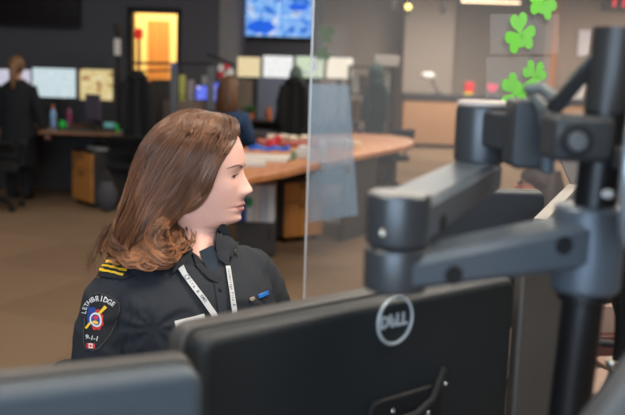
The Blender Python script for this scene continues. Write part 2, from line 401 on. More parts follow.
def office_chair(label, loc, rz, fabric=BLKF, seat_z=.5, back_h=.6, group=None, name='office_chair', top=None):
    t = thing(name, label, 'chair', loc, rz, group)
    MB().prism(rrect(.5, .48, .1, 6), seat_z - .07, seat_z).build('seat', fabric, t, bevel=.02, seg=3)
    rings = []
    for k in range(9):
        u = k / 8; wd = .23 * (1 - .25 * u * u); y = -.24 - .10 * u + .03 * math.sin(u * 5)
        rings.append([Vector((q[0], y + q[1] - .02 * abs(q[0] / wd) ** 2 * -1, seat_z + .08 + u * back_h)) for q in rrect(wd * 2, .07, .03, 3)])
    MB().loft(rings).build('backrest', fabric, t, bevel=.01)
    MB().bar((0, -.1, seat_z - .08), (0, -.3, seat_z + .2), .07, .02).build('back_bracket', RUBB, t)
    MB().cyl((0, 0, .1), (0, 0, seat_z - .07), .028, .022).build('gas_lift', STEEL if fabric is not BLKF else RUBB, t)
    for sx in (-1, 1):
        MB().tube([(sx * .2, 0, seat_z - .05), (sx * .3, 0, seat_z), (sx * .3, 0, seat_z + .2)], .014, 8).box((sx * .3, 0, seat_z + .21), (.07, .26, .03)).build('armrest', RUBB, t)
    for k in range(5):
        a = 2 * PI * k / 5 + .3; d = Vector((math.cos(a), math.sin(a), 0))
        lg = MB().bar(Vector((0, 0, .11)), d * .3 + Vector((0, 0, .08)), .045, .03).build('leg', RUBB, t, bevel=.005)
        pd = Vector((-d.y, d.x, 0)) * .02
        MB().cyl(d * .3 + Vector((0, 0, .03)) - pd, d * .3 + Vector((0, 0, .03)) + pd, .03, n=14).build('caster', RUBB, lg)
    return t

SKIN = mat('skin', (226, 172, 152), .48, sss=.25, noise=.05, nscale=40, bump=.08, bscale=900)
def seated_person(label, loc, rz, hair_m, top_m, seat_z=.5, tone=SKIN, hair='ponytail', trousers=BLKF, facing_up=0, reach=.35, scale=1.0):
    t = thing('person', label, 'person', loc, rz)
    s = scale; sz = seat_z
    def S(x, y, z, r): return (x * s, y * s, sz + (z) * s, r * s if not isinstance(r, tuple) else (r[0] * s, r[1] * s))
    pts = [S(0, -.02, .1, (.14, .11)), S(0, -.03, .28, (.12, .1)), S(0, -.03, .45, (.15, .1)), S(0, -.02, .55, (.06, .06)), S(0, 0, .62, .052), S(0, .02, .72, (.075, .09)), S(0, .01, .80, (.07, .08))]
    ed = [(0, 1), (1, 2), (2, 3), (3, 4), (4, 5), (5, 6)]
    for sx in (-1, 1):
        k = len(pts)
        pts += [S(sx * .16, -.03, .46, .045), S(sx * .22, .0, .26, .042), S(sx * .19, .12 + reach * .3, .2, .034), S(sx * .16, .15 + reach * .62, .21, .024)]
        ed += [(2, k), (k, k + 1), (k + 1, k + 2), (k + 2, k + 3)]
        pts += [S(sx * .16, .2 + reach * .62, .205, .03)]; ed.append((k + 3, k + 4))
        for q in range(4):
            m_ = len(pts); pts += [S(sx * .16 + (q - 1.5) * .02, .25 + reach * .62, .205, .009), S(sx * .16 + (q - 1.5) * .022, .285 + reach * .62, .195, .008)]
            ed += [(k + 4, m_), (m_, m_ + 1)]
        m_ = len(pts); pts += [S(sx * .16 - sx * .04, .22 + reach * .62, .2, .01), S(sx * .16 - sx * .055, .245 + reach * .62, .195, .008)]; ed += [(k + 4, m_), (m_, m_ + 1)]
        k = len(pts)
        pts += [S(sx * .09, .08, .09, .085), S(sx * .11, .42, .07, .062), (sx * .11 * s, .46 * s, .28, .05 * s), (sx * .11 * s, .43 * s, .09, .035 * s), (sx * .12 * s, .55 * s, .04, .035 * s)]
        ed += [(0, k), (k, k + 1), (k + 1, k + 2), (k + 2, k + 3), (k + 3, k + 4)]
    skin(pts, ed, 'body', tone, t)
    # face: nose, ears and eyes kept small
    c = Vector((0, .02 * s, sz + .745 * s))
    MB().sph(c + Vector((0, .085 * s, -.005)), .016 * s, (.8, 1, 1.2), 8).build('nose', tone, t)
    for sx in (-1, 1): MB().sph(c + Vector((sx * .03 * s, .072 * s, .02)), .01 * s, n=8).build('eye', RUBB, t)
    # jacket
    jp = [S(0, -.02, .08, (.17, .13)), S(0, -.03, .28, (.15, .125)), S(0, -.03, .45, (.17, .115)), S(0, -.02, .54, (.085, .08))]
    je = [(0, 1), (1, 2), (2, 3)]
    for sx in (-1, 1):
        k = len(jp)
        jp += [S(sx * .165, -.03, .475, .095), S(sx * .22, .0, .26, .058), S(sx * .19, .12 + reach * .3, .2, .048), S(sx * .165, .13 + reach * .6, .21, .038)]
        je += [(2, k), (k, k + 1), (k + 1, k + 2), (k + 2, k + 3)]
    skin(jp, je, 'jacket', top_m, t)
    tp = [S(0, -.02, .09, (.16, .12))]; te = []
    for sx in (-1, 1):
        k = len(tp); tp += [S(sx * .09, .08, .09, .098), S(sx * .11, .42, .07, .075), (sx * .11 * s, .46 * s, .28, .062 * s), (sx * .11 * s, .44 * s, .1, .05 * s)]
        te += [(0, k), (k, k + 1), (k + 1, k + 2), (k + 2, k + 3)]
    skin(tp, te, 'trousers', trousers, t)
    h = MB(); hc = Vector((0, -.005 * s, sz + .775 * s))
    rings = []
    for i in range(12):
        a = PI * i / 11; z = math.cos(a)
        rr = math.sin(a) + .02
        rings.append([hc + Vector((math.cos(q) * .092 * rr * s, (math.sin(q) * .1 * rr - (.03 if math.sin(q) > 0 else 0) * (1 if i > 5 else 0) * rr * 1.6) * s, z * .105 * s - (.02 if math.sin(q) < 0 else 0))) for q in [2 * PI * k / 20 for k in range(20)]])
    h.loft(rings)
    if hair == 'ponytail':
        h.tube([hc + Vector((0, -.09, .03)) * s, hc + Vector((0, -.135, -.02)) * s, hc + Vector((0, -.14, -.12)) * s, hc + Vector((0, -.125, -.2)) * s], [.03 * s, .036 * s, .03 * s, .01 * s], 12)
    elif hair == 'long':
        h.loft([[hc + Vector((math.cos(q) * r, math.sin(q) * r * .6 - .05, z)) * s for q in [2 * PI * k / 16 for k in range(16)]] for r, z in ((.06, .06), (.1, -.02), (.11, -.12), (.105, -.22), (.06, -.27))])
    h.build('hair', hair_m, t)
    return t

# ---------------------------------------------------------------- left workstation
DZ = .745
def poly_desk(name, label, cat, pts, z, th, m, group=None, legs=()):
    c = Vector((sum(p[0] for p in pts) / len(pts), sum(p[1] for p in pts) / len(pts), 0))
    t = thing(name, label, cat, c)
    MB().prism([(p[0] - c.x, p[1] - c.y) for p in pts], z - th, z).build('tabletop', m, t, bevel=.006)
    for q in legs:
        MB().box((q[0] - c.x, q[1] - c.y, (z - th) / 2), (q[2], q[3], z - th), rz=q[4] if len(q) > 4 else 0).build('leg_panel', DARKC, t, bevel=.004)
    return t
f1, f2 = Wz(-30, 133, DZ), Wz(122, 134, DZ)
poly_desk('desk', 'wood-topped desk with dark panels below the three left-hand monitors', 'desk',
          [(f1.x, 9.3), (Wy(47, 130, 9.3).x, 9.3), (Wy(49, 130, 9).x, f2.y), (f2.x, f2.y), (f2.x + .2, Y1 - .12), (f1.x, Y1 - .12)], DZ, .03, mat('desk_wood_dim', (124, 86, 58), .5), legs=((-3.0, 9.85, 1.6, .04), (-2.22, 9.85, .5, .04)))
MG = 'three monitors on the left-hand desk'
px_monitor('leftmost lit monitor, pale lilac, behind the blond person', -12, 30.5, 70, 97, 9.55, .0, S_LILAC, DZ, MG)
px_monitor('widest pale blue lit monitor on the left-hand desk', 33, 75.5, 69, 96.5, 9.55, .0, S_BLUEW, DZ, MG)
px_monitor('yellowish lit monitor at the right end of the left-hand desk', 79.5, 113, 70, 99.5, 9.5, -.12, S_YEL, DZ, MG)
# dark tilted small screen in front of the yellow one
p = Wy(93, 100, 9.1)
t = thing('display_stand', 'small tilted grey-violet display in front of the yellowish monitor', 'display', (p.x, 9.1, DZ), -.5)
MB().box((0, 0, .24), (.2, .02, .26), rz=0).build('panel', mat('violet_grey_panel', (88, 80, 96), .4), t, bevel=.004)
MB().cyl((0, .02, 0), (0, .02, .2), .014).build('stand', RUBB, t); MB().prism(rrect(.16, .14, .02), 0, .01).build('base', RUBB, t)

def bottle(name, label, cat, px, py, Y, z, h, r, m, cap_m, group=None, top=None):
    p = Wy(px, py, Y); t = thing(name, label, cat, (p.x, Y, z), 0, group)
    MB().lathe([(r * .9, 0), (r, .01), (r, h * .62), (r * .9, h * .7), (r * .42, h * .8), (r * .4, h * .88)], n=16).build('bottle_body', m, t)
    MB().lathe([(r * .46, h * .87), (r * .46, h), (r * .3, h)], n=12).build('cap', cap_m, t); return t
GRN = mat('bright_green_plastic', (40, 210, 80), .4); BLU = mat('clear_blue_plastic', (130, 165, 205), .3)
MAG = mat('magenta_plastic', (120, 40, 84), .4); ORG = mat('orange_plastic', (205, 110, 50), .5)
bottle('bottle', 'pale blue bottle with orange cap on the left-hand desk', 'bottle', 53, 108, 9.15, DZ, .24, .035, BLU, ORG)
bottle('bottle', 'slim magenta bottle on the left-hand desk beside the green cup', 'bottle', 69, 110, 9.1, DZ, .26, .03, MAG, RUBB)
bottle('bottle', 'blue and white water bottle at the right end of the left-hand desk', 'bottle', 123, 105, 9.05, DZ, .25, .035, BLU, WHITE)
def cup(label, px, Y, z, r, h, m, group=None):
    p = Wy(px, 110, Y); t = thing('cup', label, 'cup', (p.x, Y, z), 0, group)
    MB().lathe([(r * .8, 0), (r, h), (r * .9, h), (r * .7, .01)], n=16).build('cup_body', m, t)
    MB().tube([(r * .9, 0, h * .8), (r * 1.6, 0, h * .7), (r * 1.6, 0, h * .35), (r * .9, 0, h * .2)], .006, 8).build('handle', m, t); return t
cup('bright green cup between two bottles on the left-hand desk', 62, 9.0, DZ, .032, .09, GRN)
cup('small bright green cup beside the blue and white bottle', 117, 9.0, DZ, .03, .08, GRN)
p = Wy(109, 112, 9.0)
t = thing('desk_phone', 'teal-lit desk phone below the yellowish monitor', 'phone', (p.x, 9.0, DZ), .1)
MB().box((0, 0, .05), (.15, .1, .1)).build('phone_body', BLACKP, t, bevel=.01); MB().box((0.01, -.053, .065), (.1, .008, .05)).build('display', mat('teal_lit', (90, 140, 140), .4, emit=(70, 130, 130), es=.5), t)
for (px, w_, lab) in ((88, .26, 'white papers lying on the left-hand desk in front of the displays'),):
    p = Wz(px + 4, 130, DZ); t = tag(MB().box((p.x, p.y, DZ + .004), (w_, .2, .008), rz=.2).build('paper_stack', mat('paper_dim', (190, 180, 172), .8), None), lab, 'papers')
p = Wz(76, 131, DZ); tag(MB().box((p.x, p.y + .12, DZ + .012), (.42, .15, .024)).build('keyboard', BLACKP, None, bevel=.004), 'black keyboard on the left-hand desk', 'keyboard')

# pedestal of drawers by the left desk, and one under the curved table
def pedestal(label, loc, rz, w_, d_, h_, wood, group, split=.34, bars=True):
    t = thing('drawer_pedestal', label, 'drawer cabinet', loc, rz, group)   # local: front faces -y
    MB().box((0, 0, h_ / 2 + .02), (w_, d_, h_ - .04)).build('carcass', DARKC, t, bevel=.004)
    h1 = (h_ - .07) * split
    for z0, z1 in ((h_ - .02 - h1, h_ - .02), (.05, h_ - .03 - h1)):
        d = MB().box((0, -d_ / 2 - .01, (z0 + z1) / 2), (w_ - .012, .02, z1 - z0)).build('drawer', wood, t, bevel=.003)
        MB().box((0, -d_ / 2 - .028, z1 - .03), (.12, .012, .012)).build('drawer_handle', DARKC, d)
    MB().box((0, 0, h_ + .003), (w_ + .01, d_ + .01, .022)).build('top', DARKC, t, bevel=.003)
    for sx in (-1, 1):
        for sy in (-1, 1): MB().cyl((sx * (w_ / 2 - .05) - .01, sy * (d_ / 2 - .05), .02), (sx * (w_ / 2 - .05) + .01, sy * (d_ / 2 - .05), .02), .02, n=12).build('caster', RUBB, t)
    return t
pa, pb = Wz(73, 202, 0), Wz(93, 208.5, 0); dv = (pb - pa); wv = dv.length; rzp = math.atan2(dv.y, dv.x)
nrm = Vector((-dv.y, dv.x, 0)).normalized(); ctr = (pa + pb) / 2 + nrm * .3
pedestal('dark-sided drawer pedestal with orange wood front, papers on top', (ctr.x, ctr.y, 0), rzp, wv, .58, .555, WOODO, 'wood-fronted drawer pedestals')
tag(MB().box((ctr.x + .0, ctr.y - .02, .576), (.3, .36, .018), rz=rzp).build('paper_stack', WHITE, None), 'stack of white papers on the left drawer pedestal', 'papers')
bp = Wy(119, 175, 8.9)
tag(MB().sph((bp.x + .0, 8.38, .15), .15, (.7, .5, 1.0), 12).tube([(bp.x - .06, 8.38, .27), (bp.x, 8.38, .4), (bp.x + .06, 8.38, .27)], .012, 8).build('bag', mat('grey_bag', (70, 70, 76), .8), None), 'grey bag on the floor beside the left drawer pedestal', 'bag')

# person on the left and their chair
HB = ramp_mat('blond_hair', 'noise', 60, [(.3, (150, 112, 76)), (.7, (96, 68, 46))], .5, map_scale=(1, 1, .2))
pp = Wz(20, 199, 0)
office_chair('black office chair in front of the standing blond person at far left', (Wz(8, 202, 0).x, Wz(8, 202, 0).y - .45, 0), .4, BLKF, .44, .16, 'black office chairs')
def standing_person(label, loc, s, hair_m, coat_m):
    t = thing('person', label, 'person', loc, 0)
    S = lambda x, y, z, r: (x * s, y * s, z * s, r * s)
    pts = [S(0, 0, .92, .12), S(0, 0, 1.12, .11), S(0, 0, 1.32, .13), S(0, 0, 1.43, .055), S(0, .01, 1.49, .05), S(0, .02, 1.58, .085), S(0, .02, 1.64, .075)]
    ed = [(k, k + 1) for k in range(6)]
    for sx in (-1, 1):
        k = len(pts); out = .12 if sx > 0 else 0
        pts += [S(sx * .155, 0, 1.33, .045), S(sx * (.20 + out * .3), -.01, 1.08, .038), S(sx * (.22 + out * .7), .03, .88, .03), S(sx * (.22 + out), .04, .82, .028)]
        ed += [(2, k), (k, k + 1), (k + 1, k + 2), (k + 2, k + 3)]
        for q in range(4):
            m_ = len(pts); pts += [S(sx * (.22 + out) + (q - 1.5) * .017, .045, .77, .010), S(sx * (.22 + out) + (q - 1.5) * .018, .055, .735, .008)]; ed += [(k + 3, m_), (m_, m_ + 1)]
        m_ = len(pts); pts += [S(sx * (.22 + out) - sx * .035, .06, .80, .010), S(sx * (.22 + out) - sx * .045, .075, .775, .008)]; ed += [(k + 3, m_), (m_, m_ + 1)]
        k = len(pts); pts += [S(sx * .09, 0, .80, .085), S(sx * .09, .01, .48, .058), S(sx * .09, -.01, .10, .038), S(sx * .09, .12, .035, .034)]; ed += [(0, k), (k, k + 1), (k + 1, k + 2), (k + 2, k + 3)]
    skin(pts, ed, 'body', SKIN, t)
    MB().loft([[Vector((math.cos(q) * a_ * s * (1 + .04 * math.sin(6 * q)), math.sin(q) * b_ * s, z * s)) for q in [2 * PI * k / 32 for k in range(32)]] for z, a_, b_ in ((.42, .235, .19), (.6, .225, .18), (.85, .20, .16), (1.05, .175, .14), (1.25, .20, .145), (1.36, .19, .12), (1.41, .13, .095), (1.45, .075, .075))]).build('long_coat', coat_m, t)
    for sx in (-1, 1):
        out = .12 if sx > 0 else 0
        MB().tube([(sx * .155 * s, 0, 1.36 * s), (sx * (.215 + out * .3) * s, -.01, 1.08 * s), (sx * (.22 + out * .7) * s, .03 * s, .87 * s)], [.075 * s, .062 * s, .05 * s], 14).build('sleeve', coat_m, t)
        MB().tube([(sx * .09 * s, -.03, .04), (sx * .09 * s, .06, .045), (sx * .09 * s, .17 * s, .03)], [.035, .045, .03], 12).build('shoe', RUBB, t)
        MB().tube([(sx * .09 * s, 0, .55 * s), (sx * .09 * s, .0, .3 * s), (sx * .09 * s, -.01, .06)], [.075 * s, .062 * s, .055 * s], 14).build('trouser_leg', coat_m, t)
        MB().sph((sx * .03 * s, .098 * s, 1.60 * s), .009, n=8).build('eye', RUBB, t)
    MB().sph((0, .11 * s, 1.57 * s), .014, (.8, 1, 1.2), 8).build('nose', SKIN, t)
    hc = Vector((0, -.005, 1.615 * s)); h = MB().sph(hc, .105 * s, (.9, .95, 1.08), 14)
    h.tube([hc + Vector((0, -.08, .03)), hc + Vector((0, -.12, -.04)), hc + Vector((0, -.125, -.15)), hc + Vector((0, -.12, -.24))], [.032, .038, .034, .012], 12)
    h.build('hair', hair_m, t)
standing_person('person with blond ponytail in a long dark coat seen from behind at far left', (Wy(18, 130, 8.95).x, 8.95, 0), .86, HB, mat('near_black_coat', (22, 25, 32), .9))

# coat-covered tall chair
def drape(label, px0, px1, py0, py1, Y, m, name='jacket', cat='jacket', extra=None):
    """coat hanging over a chair back: a folded shell with shoulders and sleeves"""
    a, b = Wy(px0, py1, Y), Wy(px1, py0, Y); cx_, W_ = (a.x + b.x) / 2, b.x - a.x
    t = thing(name, label, cat, (cx_, Y, a.z)); H_ = b.z - a.z
    rings = []
    for k in range(14):
        u = k / 13; wd = W_ / 2 * (1 - .42 * u ** 4 if u > .4 else 1) * (.9 + .1 * math.sin(u * 9)); 
        if k == 13: wd *= .55
        rings.append([Vector((math.cos(q) * wd * (1 + .06 * math.sin(5 * q + u * 4)), math.sin(q) * .12 * (1 + .2 * math.sin(7 * q)) * (1 - .4 * u), u * H_)) for q in [2 * PI * i / 28 for i in range(28)]])
    MB().loft(rings).build('coat_body', m, t)
    for sx in (-1, 1):
        MB().tube([(sx * W_ * .34, -.05, H_ * .85), (sx * W_ * .46, -.07, H_ * .6), (sx * W_ * .42, -.07, H_ * .25)], [.05, .055, .045], 10).build('sleeve', m, t)
    MB().tube([(-.07, -.06, H_ * .93), (0, -.09, H_ * .9), (.07, -.06, H_ * .93)], .025, 8).build('collar', m, t)
    return t
drape('black coat hung over the chair at the right end of the left-hand desk', 122, 153, 71, 148, 8.6, BLKF)
cp = Wy(138, 150, 8.6)
office_chair('black office chair under the hanging black coat', (cp.x - .06, 8.6 + .16, 0), 0.0, BLKF, .46, .2, 'black office chairs')

# poles against the charcoal wall
def pole_light(label, px, py0, py1, Y, topcol, plate=None):
    a, b = Wy(px, py0, Y), Wy(px, py1, Y)
    t = thing('indicator_pole', label, 'signal light', (a.x, Y, 0))
    MB().cyl((0, 0, DZ), (0, 0, a.z), .018, n=12).prism(rrect(.14, .14, .02), DZ, DZ + .015).build('pole', RUBB, t)
    MB().lathe([(.03, 0), (.045, .03), (.045, .1), (.02, .12)], (0, 0, a.z - .12), 14).build('lamp_cap', topcol, t)
    if plate: MB().box((0, -.03, plate[0]), (plate[1], .02, plate[2])).build('tag', WHITE, t, bevel=.003)
    return t
q = Wy(118, 47, 9.7)
pole_light('dark pole with white tag against the charcoal wall', 118, 24, 60, 9.7, DARKC, (q.z, .07, .18))
pole_light('dark pole topped by a red light in front of the lit doorway', 139, 28, 70, 9.7, mat('red_lamp', (200, 50, 40), .4, emit=(220, 40, 30), es=.6))
tag(MB().box((Wy(60, 0, 9.7).x, 9.7, -0), (.01, .01, .01)).build('x', RUBB, None)) if False else None
# desk behind the coat chair carrying the poles + partition with posts
poly_desk('desk', 'dark desk carrying the tall poles in front of the lit doorway', 'desk', [(f2.x + .24, 9.55), (Wy(165, 0, 9.7).x, 9.55), (Wy(165, 0, 9.7).x, 10.1), (f2.x + .24, 10.1)], DZ, .03, DARKC, legs=((-1.75, 10.0, .6, .03),))
PART = mat('taupe_partition_fabric', (112, 98, 88), .9)
pt = thing('desk_partition', 'taupe fabric partition with grey posts behind the woman', 'partition', (Wy(190, 100, 9).x, 9.0, 0))
x0, x1 = Wy(164, 100, 9).x, Wy(232, 100, 9).x; zt = Zof(101, 190, 9)
MB().box(((x0 + x1) / 2, 9.0, zt / 2 + .02), (x1 - x0, .05, zt - .04)).build('panel', PART, pt, True, bevel=.006)
for px in (174, 211):
    a = Wy(px, 66, 8.95); MB().box((a.x, 8.95, a.z / 2), (.07, .05, a.z)).build('post', mat('post_grey', (88, 90, 96), .5), pt, True, bevel=.005)
MB().bar(Wy(128, 63, 8.95), Wy(213, 64, 8.95), .03, .025).bar(Wy(172, 70, 8.95), Wy(128, 72, 8.95), .025, .02).bar(Wy(207, 54, 8.95), Wy(236, 66, 8.95), .03, .03).build('rail', RUBB, pt, True)
MB().box(tuple(Wy(174, 66, 8.9)), (.05, .03, .06)).build('blue_marker', mat('blue_marker', (70, 90, 150), .5), pt, True, label='small blue marker on the post')
# items above the partition (on a desk behind)
pd = poly_desk('desk', 'dark desk behind the taupe partition with violet screens', 'desk', [(x0, 9.2), (x1 + .5, 9.2), (x1 + .5, 10.0), (x0, 10.0)], DZ, .03, DARKC, legs=((x0 + .1, 9.6, .04, .7), (x1 + .4, 9.6, .04, .7)))
px_monitor('small violet-blue screen left of the grey post, above the taupe partition', 196, 208.5, 86, 99.5, 9.5, 0, S_VIO, DZ, 'small violet-blue screens')
px_monitor('small violet-blue screen right of the grey post beside the auburn hair', 212, 222, 83, 101.5, 9.5, 0, S_VIO, DZ, 'small violet-blue screens')
def card(label, px0, px1, py0, py1, Y, m, z0=None, cat='folder', name='folder', group=None):
    a, b = Wy(px0, py1, Y), Wy(px1, py0, Y)
    z0 = a.z if z0 is None else z0
    return tag(MB().box(((a.x + b.x) / 2, Y, (z0 + b.z) / 2), (b.x - a.x, .04, b.z - z0)).build(name, m, None, bevel=.004), label, cat, group)
card('yellow-green folder standing upright behind the taupe partition', 179, 185, 75, 96, 9.35, mat('lime_paper', (196, 200, 110), .7), DZ)
card('grey and navy file box beside the yellow-green folder', 187, 194, 80, 98, 9.4, mat('grey_file', (150, 140, 146), .7), DZ, 'box', 'file_box')
card('pale grey box on the desk above the left violet screen', 202, 209, 76, 84, 9.75, mat('pale_grey_box', (160, 158, 156), .7), DZ, 'box', 'file_box')
card('dark armchair-like bin behind the partition at its left end', 151, 172, 80, 100, 9.6, DARKC, DZ, 'box', 'storage_bin')

# person with auburn hair
HA = ramp_mat('auburn_hair', 'noise', 50, [(.3, (112, 76, 46)), (.7, (70, 46, 28))], .5, map_scale=(1, 1, .2))
BLUET = mat('blue_top', (34, 60, 92), .9)
ap = Wy(230, 92, 8.3)
office_chair('black office chair of the person with auburn hair', (ap.x, 8.2, 0), -.3, BLKF, .46, .4, 'black office chairs')
seated_person('person with long auburn hair and blue top sitting beyond the curved table', (ap.x, 8.2, 0), -.3, HA, BLUET, .48, SKIN, 'long', reach=.3)
t = thing('toy_flower', 'red and white paper flower above the auburn hair', 'decoration', (Wy(225, 76, 9.4).x, 9.4, DZ))
fp = Wy(226, 72, 9.4).z - DZ
MB().cyl((0, 0, 0), (0, 0, fp), .008, n=8).build('stem', RUBB, t)
RED = mat('red_paper', (190, 44, 60), .6)
for k in range(5): a = 2 * PI * k / 5; MB().sph((math.cos(a) * .055, -.01, fp + math.sin(a) * .055), .04, (1, .3, 1), 8).build('petal', RED if k % 2 else WHITE, t, label='red petal' if k % 2 else 'white petal')

# ---------------------------------------------------------------- middle row below the blue screen
YM = 12.6
x0, x1 = xc + .03, Wy(360, 100, YM).x
poly_desk('desk', 'long dark desk under the four lit monitors in the recess', 'desk', [(x0, 12.1), (x1, 12.1), (x1, 13.1), (x0, 13.1)], DZ, .03, DARKC, legs=((x0 + .05, 12.6, .04, .9), (x1 - .05, 12.6, .04, .9), ((x0 + x1) / 2, 12.95, 1.5, .03)))
MG2 = 'four lit monitors below the blue wall television'
px_monitor('cream lit monitor, leftmost below the blue wall television', 236.5, 260.5, 57.5, 76.5, YM, 0, S_CREAM, DZ, MG2)
px_monitor('white lit monitor directly below the blue wall television', 263, 293, 56.5, 77, YM, 0, S_WHITE, DZ, MG2)
px_monitor('greenish lit monitor crossed by the clear screen edge', 295.5, 324, 57, 77, YM, 0, S_GREEN, DZ, MG2)
px_monitor('warm white lit monitor, rightmost of the row in the recess', 326.5, 353, 58, 78, YM, 0, S_BRIGHT, DZ, MG2)
card('grey-blue panel standing under the white monitor', 258, 288, 78, 88, 12.35, mat('grey_blue_panel', (120, 128, 150), .6), DZ, 'panel', 'file_box')
card('pale sand coloured box under the cream monitor', 238, 252, 80, 92, 12.3, mat('sand_box', (140, 124, 112), .7), DZ, 'box', 'file_box')
p = Wy(249, 88, 11.9)
t = thing('potted_plant', 'small green potted plant under the cream monitor', 'plant', (p.x, 12.2, DZ))
MB().lathe([(.04, 0), (.06, .09), (.05, .09)], n=14).build('pot', ORG, t)
lf = MB()
for k in range(16):
    a = k * 2.4; L = .1 + .05 * random.random(); d = Vector((math.cos(a), math.sin(a), 0)); tip = d * L + Vector((0, 0, .1 + L)); mid = d * L * .5 + Vector((0, 0, .13)); s_ = Vector((-d.y, d.x, 0)) * .018
    lf.add([(0, 0, .08), mid + s_, tip, mid - s_, mid + Vector((0, 0, .008))], [(0, 1, 4), (1, 2, 4), (2, 3, 4), (3, 0, 4)])
lf.build('foliage', mat('leaf_green', (70, 130, 60), .5), t)
bottle('bottle', 'orange bottle on the desk under the white monitor', 'bottle', 269, 95, 12.15, DZ, .2, .04, ORG, ORG)
# nearer low white desk with papers in front
x0, x1 = Wy(234, 105, 10.6).x, Wy(285, 105, 10.6).x
card('tray of light papers between the auburn-haired person and the black coat', 248, 270, 97.5, 100.5, 12.2, mat('light_tray', (170, 150, 120), .7), None, 'papers', 'paper_tray') if False else None
drape('black coat over a chair back in front of the greenish monitor', 279, 308, 77, 140, 9.9, BLKF, )
office_chair('black office chair under the coat in front of the greenish monitor', (Wy(293, 100, 9.9).x, 10.28, 0), 0, BLKF, .48, .5, 'black office chairs')
tag(MB().sph(Wy(296, 77, 9.95), .1, (.8, .8, 1.3), 12).build('hat', mat('grey_green_cloth', (92, 112, 104), .9), None), 'grey-green woollen hat resting on top of the black coat', 'hat')

# shelf rack with a teal jacket
sx0, sx1, Ys = Wy(350, 66, 12).x, Wy(393, 66, 12).x, 12.0
zt = Zof(66, 372, Ys)
rk = thing('shelf_rack', 'black metal shelf rack holding files right of the recess monitors', 'shelf', ((sx0 + sx1) / 2, Ys, 0))
W_ = sx1 - sx0
for sx in (-1, 1):
    for dy in (-.2, .2): MB().box((sx * W_ / 2, dy, zt / 2), (.035, .035, zt)).build('post', RUBB, rk)
for z in (.12, .45, .8, 1.15, zt - .02): MB().box((0, 0, z), (W_, .44, .025)).build('shelf', RUBB if z > .9 else mat('brown_shelf', (96, 66, 44), .6), rk)
SHM = [mat('file_%d' % i, c, .7) for i, c in enumerate(((150, 148, 150), (60, 64, 110), (140, 100, 66), (88, 60, 40), (196, 190, 180), (120, 84, 56)))]
n = 0
for z in (.1325, .4625, .8125, 1.1625):
    x = -W_ / 2 + .04
    while x < W_ / 2 - .09:
        wd = random.uniform(.045, .09); hh = random.uniform(.2, .28)
        c = SHM[(n * 5 + int(z * 7)) % 6]
        if not (z > 1 and x > -.1 and n % 2):
            tag(MB().box((rk.location.x + x + wd / 2, Ys - .04, z + hh / 2), (wd * .92, .26, hh)).build('file_binder', c, None, bevel=.003), '%s office binder standing on the %s shelf of the black metal rack' % (('pale grey', 'dark blue', 'tan', 'dark brown', 'cream', 'brown')[(n * 5 + int(z * 7)) % 6], {0: 'lowest', 4: 'second lowest', 8: 'middle', 11: 'upper'}[int(z * 10 + .01) if z > .2 else 0]), 'binder', 'binders on the shelf rack')
        x += wd; n += 1
tag(MB().box((Wy(386, 60, 12).x, Ys, zt + .075), (.33, .3, .14)).build('cardboard_box', mat('pale_box', (184, 176, 170), .8), None, bevel=.004), 'pale box on top of the black shelf rack', 'box')
p = Wy(391, 46, 12.0)
TEAL = mat('dark_teal_cloth', (26, 52, 60), .9)
jk = drape('dark teal jacket hanging on the front of the shelf rack', 364, 387, 78, 133, 11.68, TEAL)
MB().sph((-.01, 0, (Zof(66, 376, 11.68) - Zof(133, 376, 11.68)) - .09), .12, (.85, .7, 1.2), 12).build('hood', mat('green_hood', (44, 70, 62), .9), jk, label='greenish hood')
# navy chair beyond the curved table
p = Wz(392, 185, 0)
office_chair('navy office chair beyond the tip of the curved table', (Wy(385, 150, 10.6).x, 10.6, 0), .5, NAVY, .46, .25, 'navy office chairs')

# ---------------------------------------------------------------- far counter
YC = 17.8
x0, x1 = Wy(404, 100, YC).x, Wy(600, 100, YC).x; zc = Zof(101, 440, YC)
ct = thing('reception_counter', 'pale wood reception counter with dark ledge at the far right', 'counter', ((x0 + x1) / 2, YC + .35, 0))
MB().box(((x0 + x1) / 2, YC + .3, zc / 2 + .04), (x1 - x0, .6, zc - .08)).build('front_panel', WOODC, ct, True)
MB().box(((x0 + x1) / 2, YC + .32, .04), (x1 - x0 - .05, .5, .08)).build('plinth', RUBB, ct, True)
MB().box(((x0 + x1) / 2, YC + .3, zc + .07), (x1 - x0 + .04, .66, .14)).build('ledge', mat('dark_ledge', (44, 42, 50), .5), ct, True, bevel=.02)
zl = zc + .14
def counter_item(px): return Wy(px, 95, YC).x
t = thing('desk_lamp', 'white-headed desk lamp on the far counter', 'lamp', (counter_item(440), YC + .2, zl))
MB().lathe([(.1, 0), (.1, .02), (.02, .03)], n=16).build('base', DARKC, t); MB().tube([(0, 0, .02), (-.12, 0, .2), (-.16, 0, .33)], .018, 8).build('arm', DARKC, t)
MB().sph((-.24, 0, .36), .12, (1.2, .8, .7), 12).build('lamp_shade', WHITE, t)
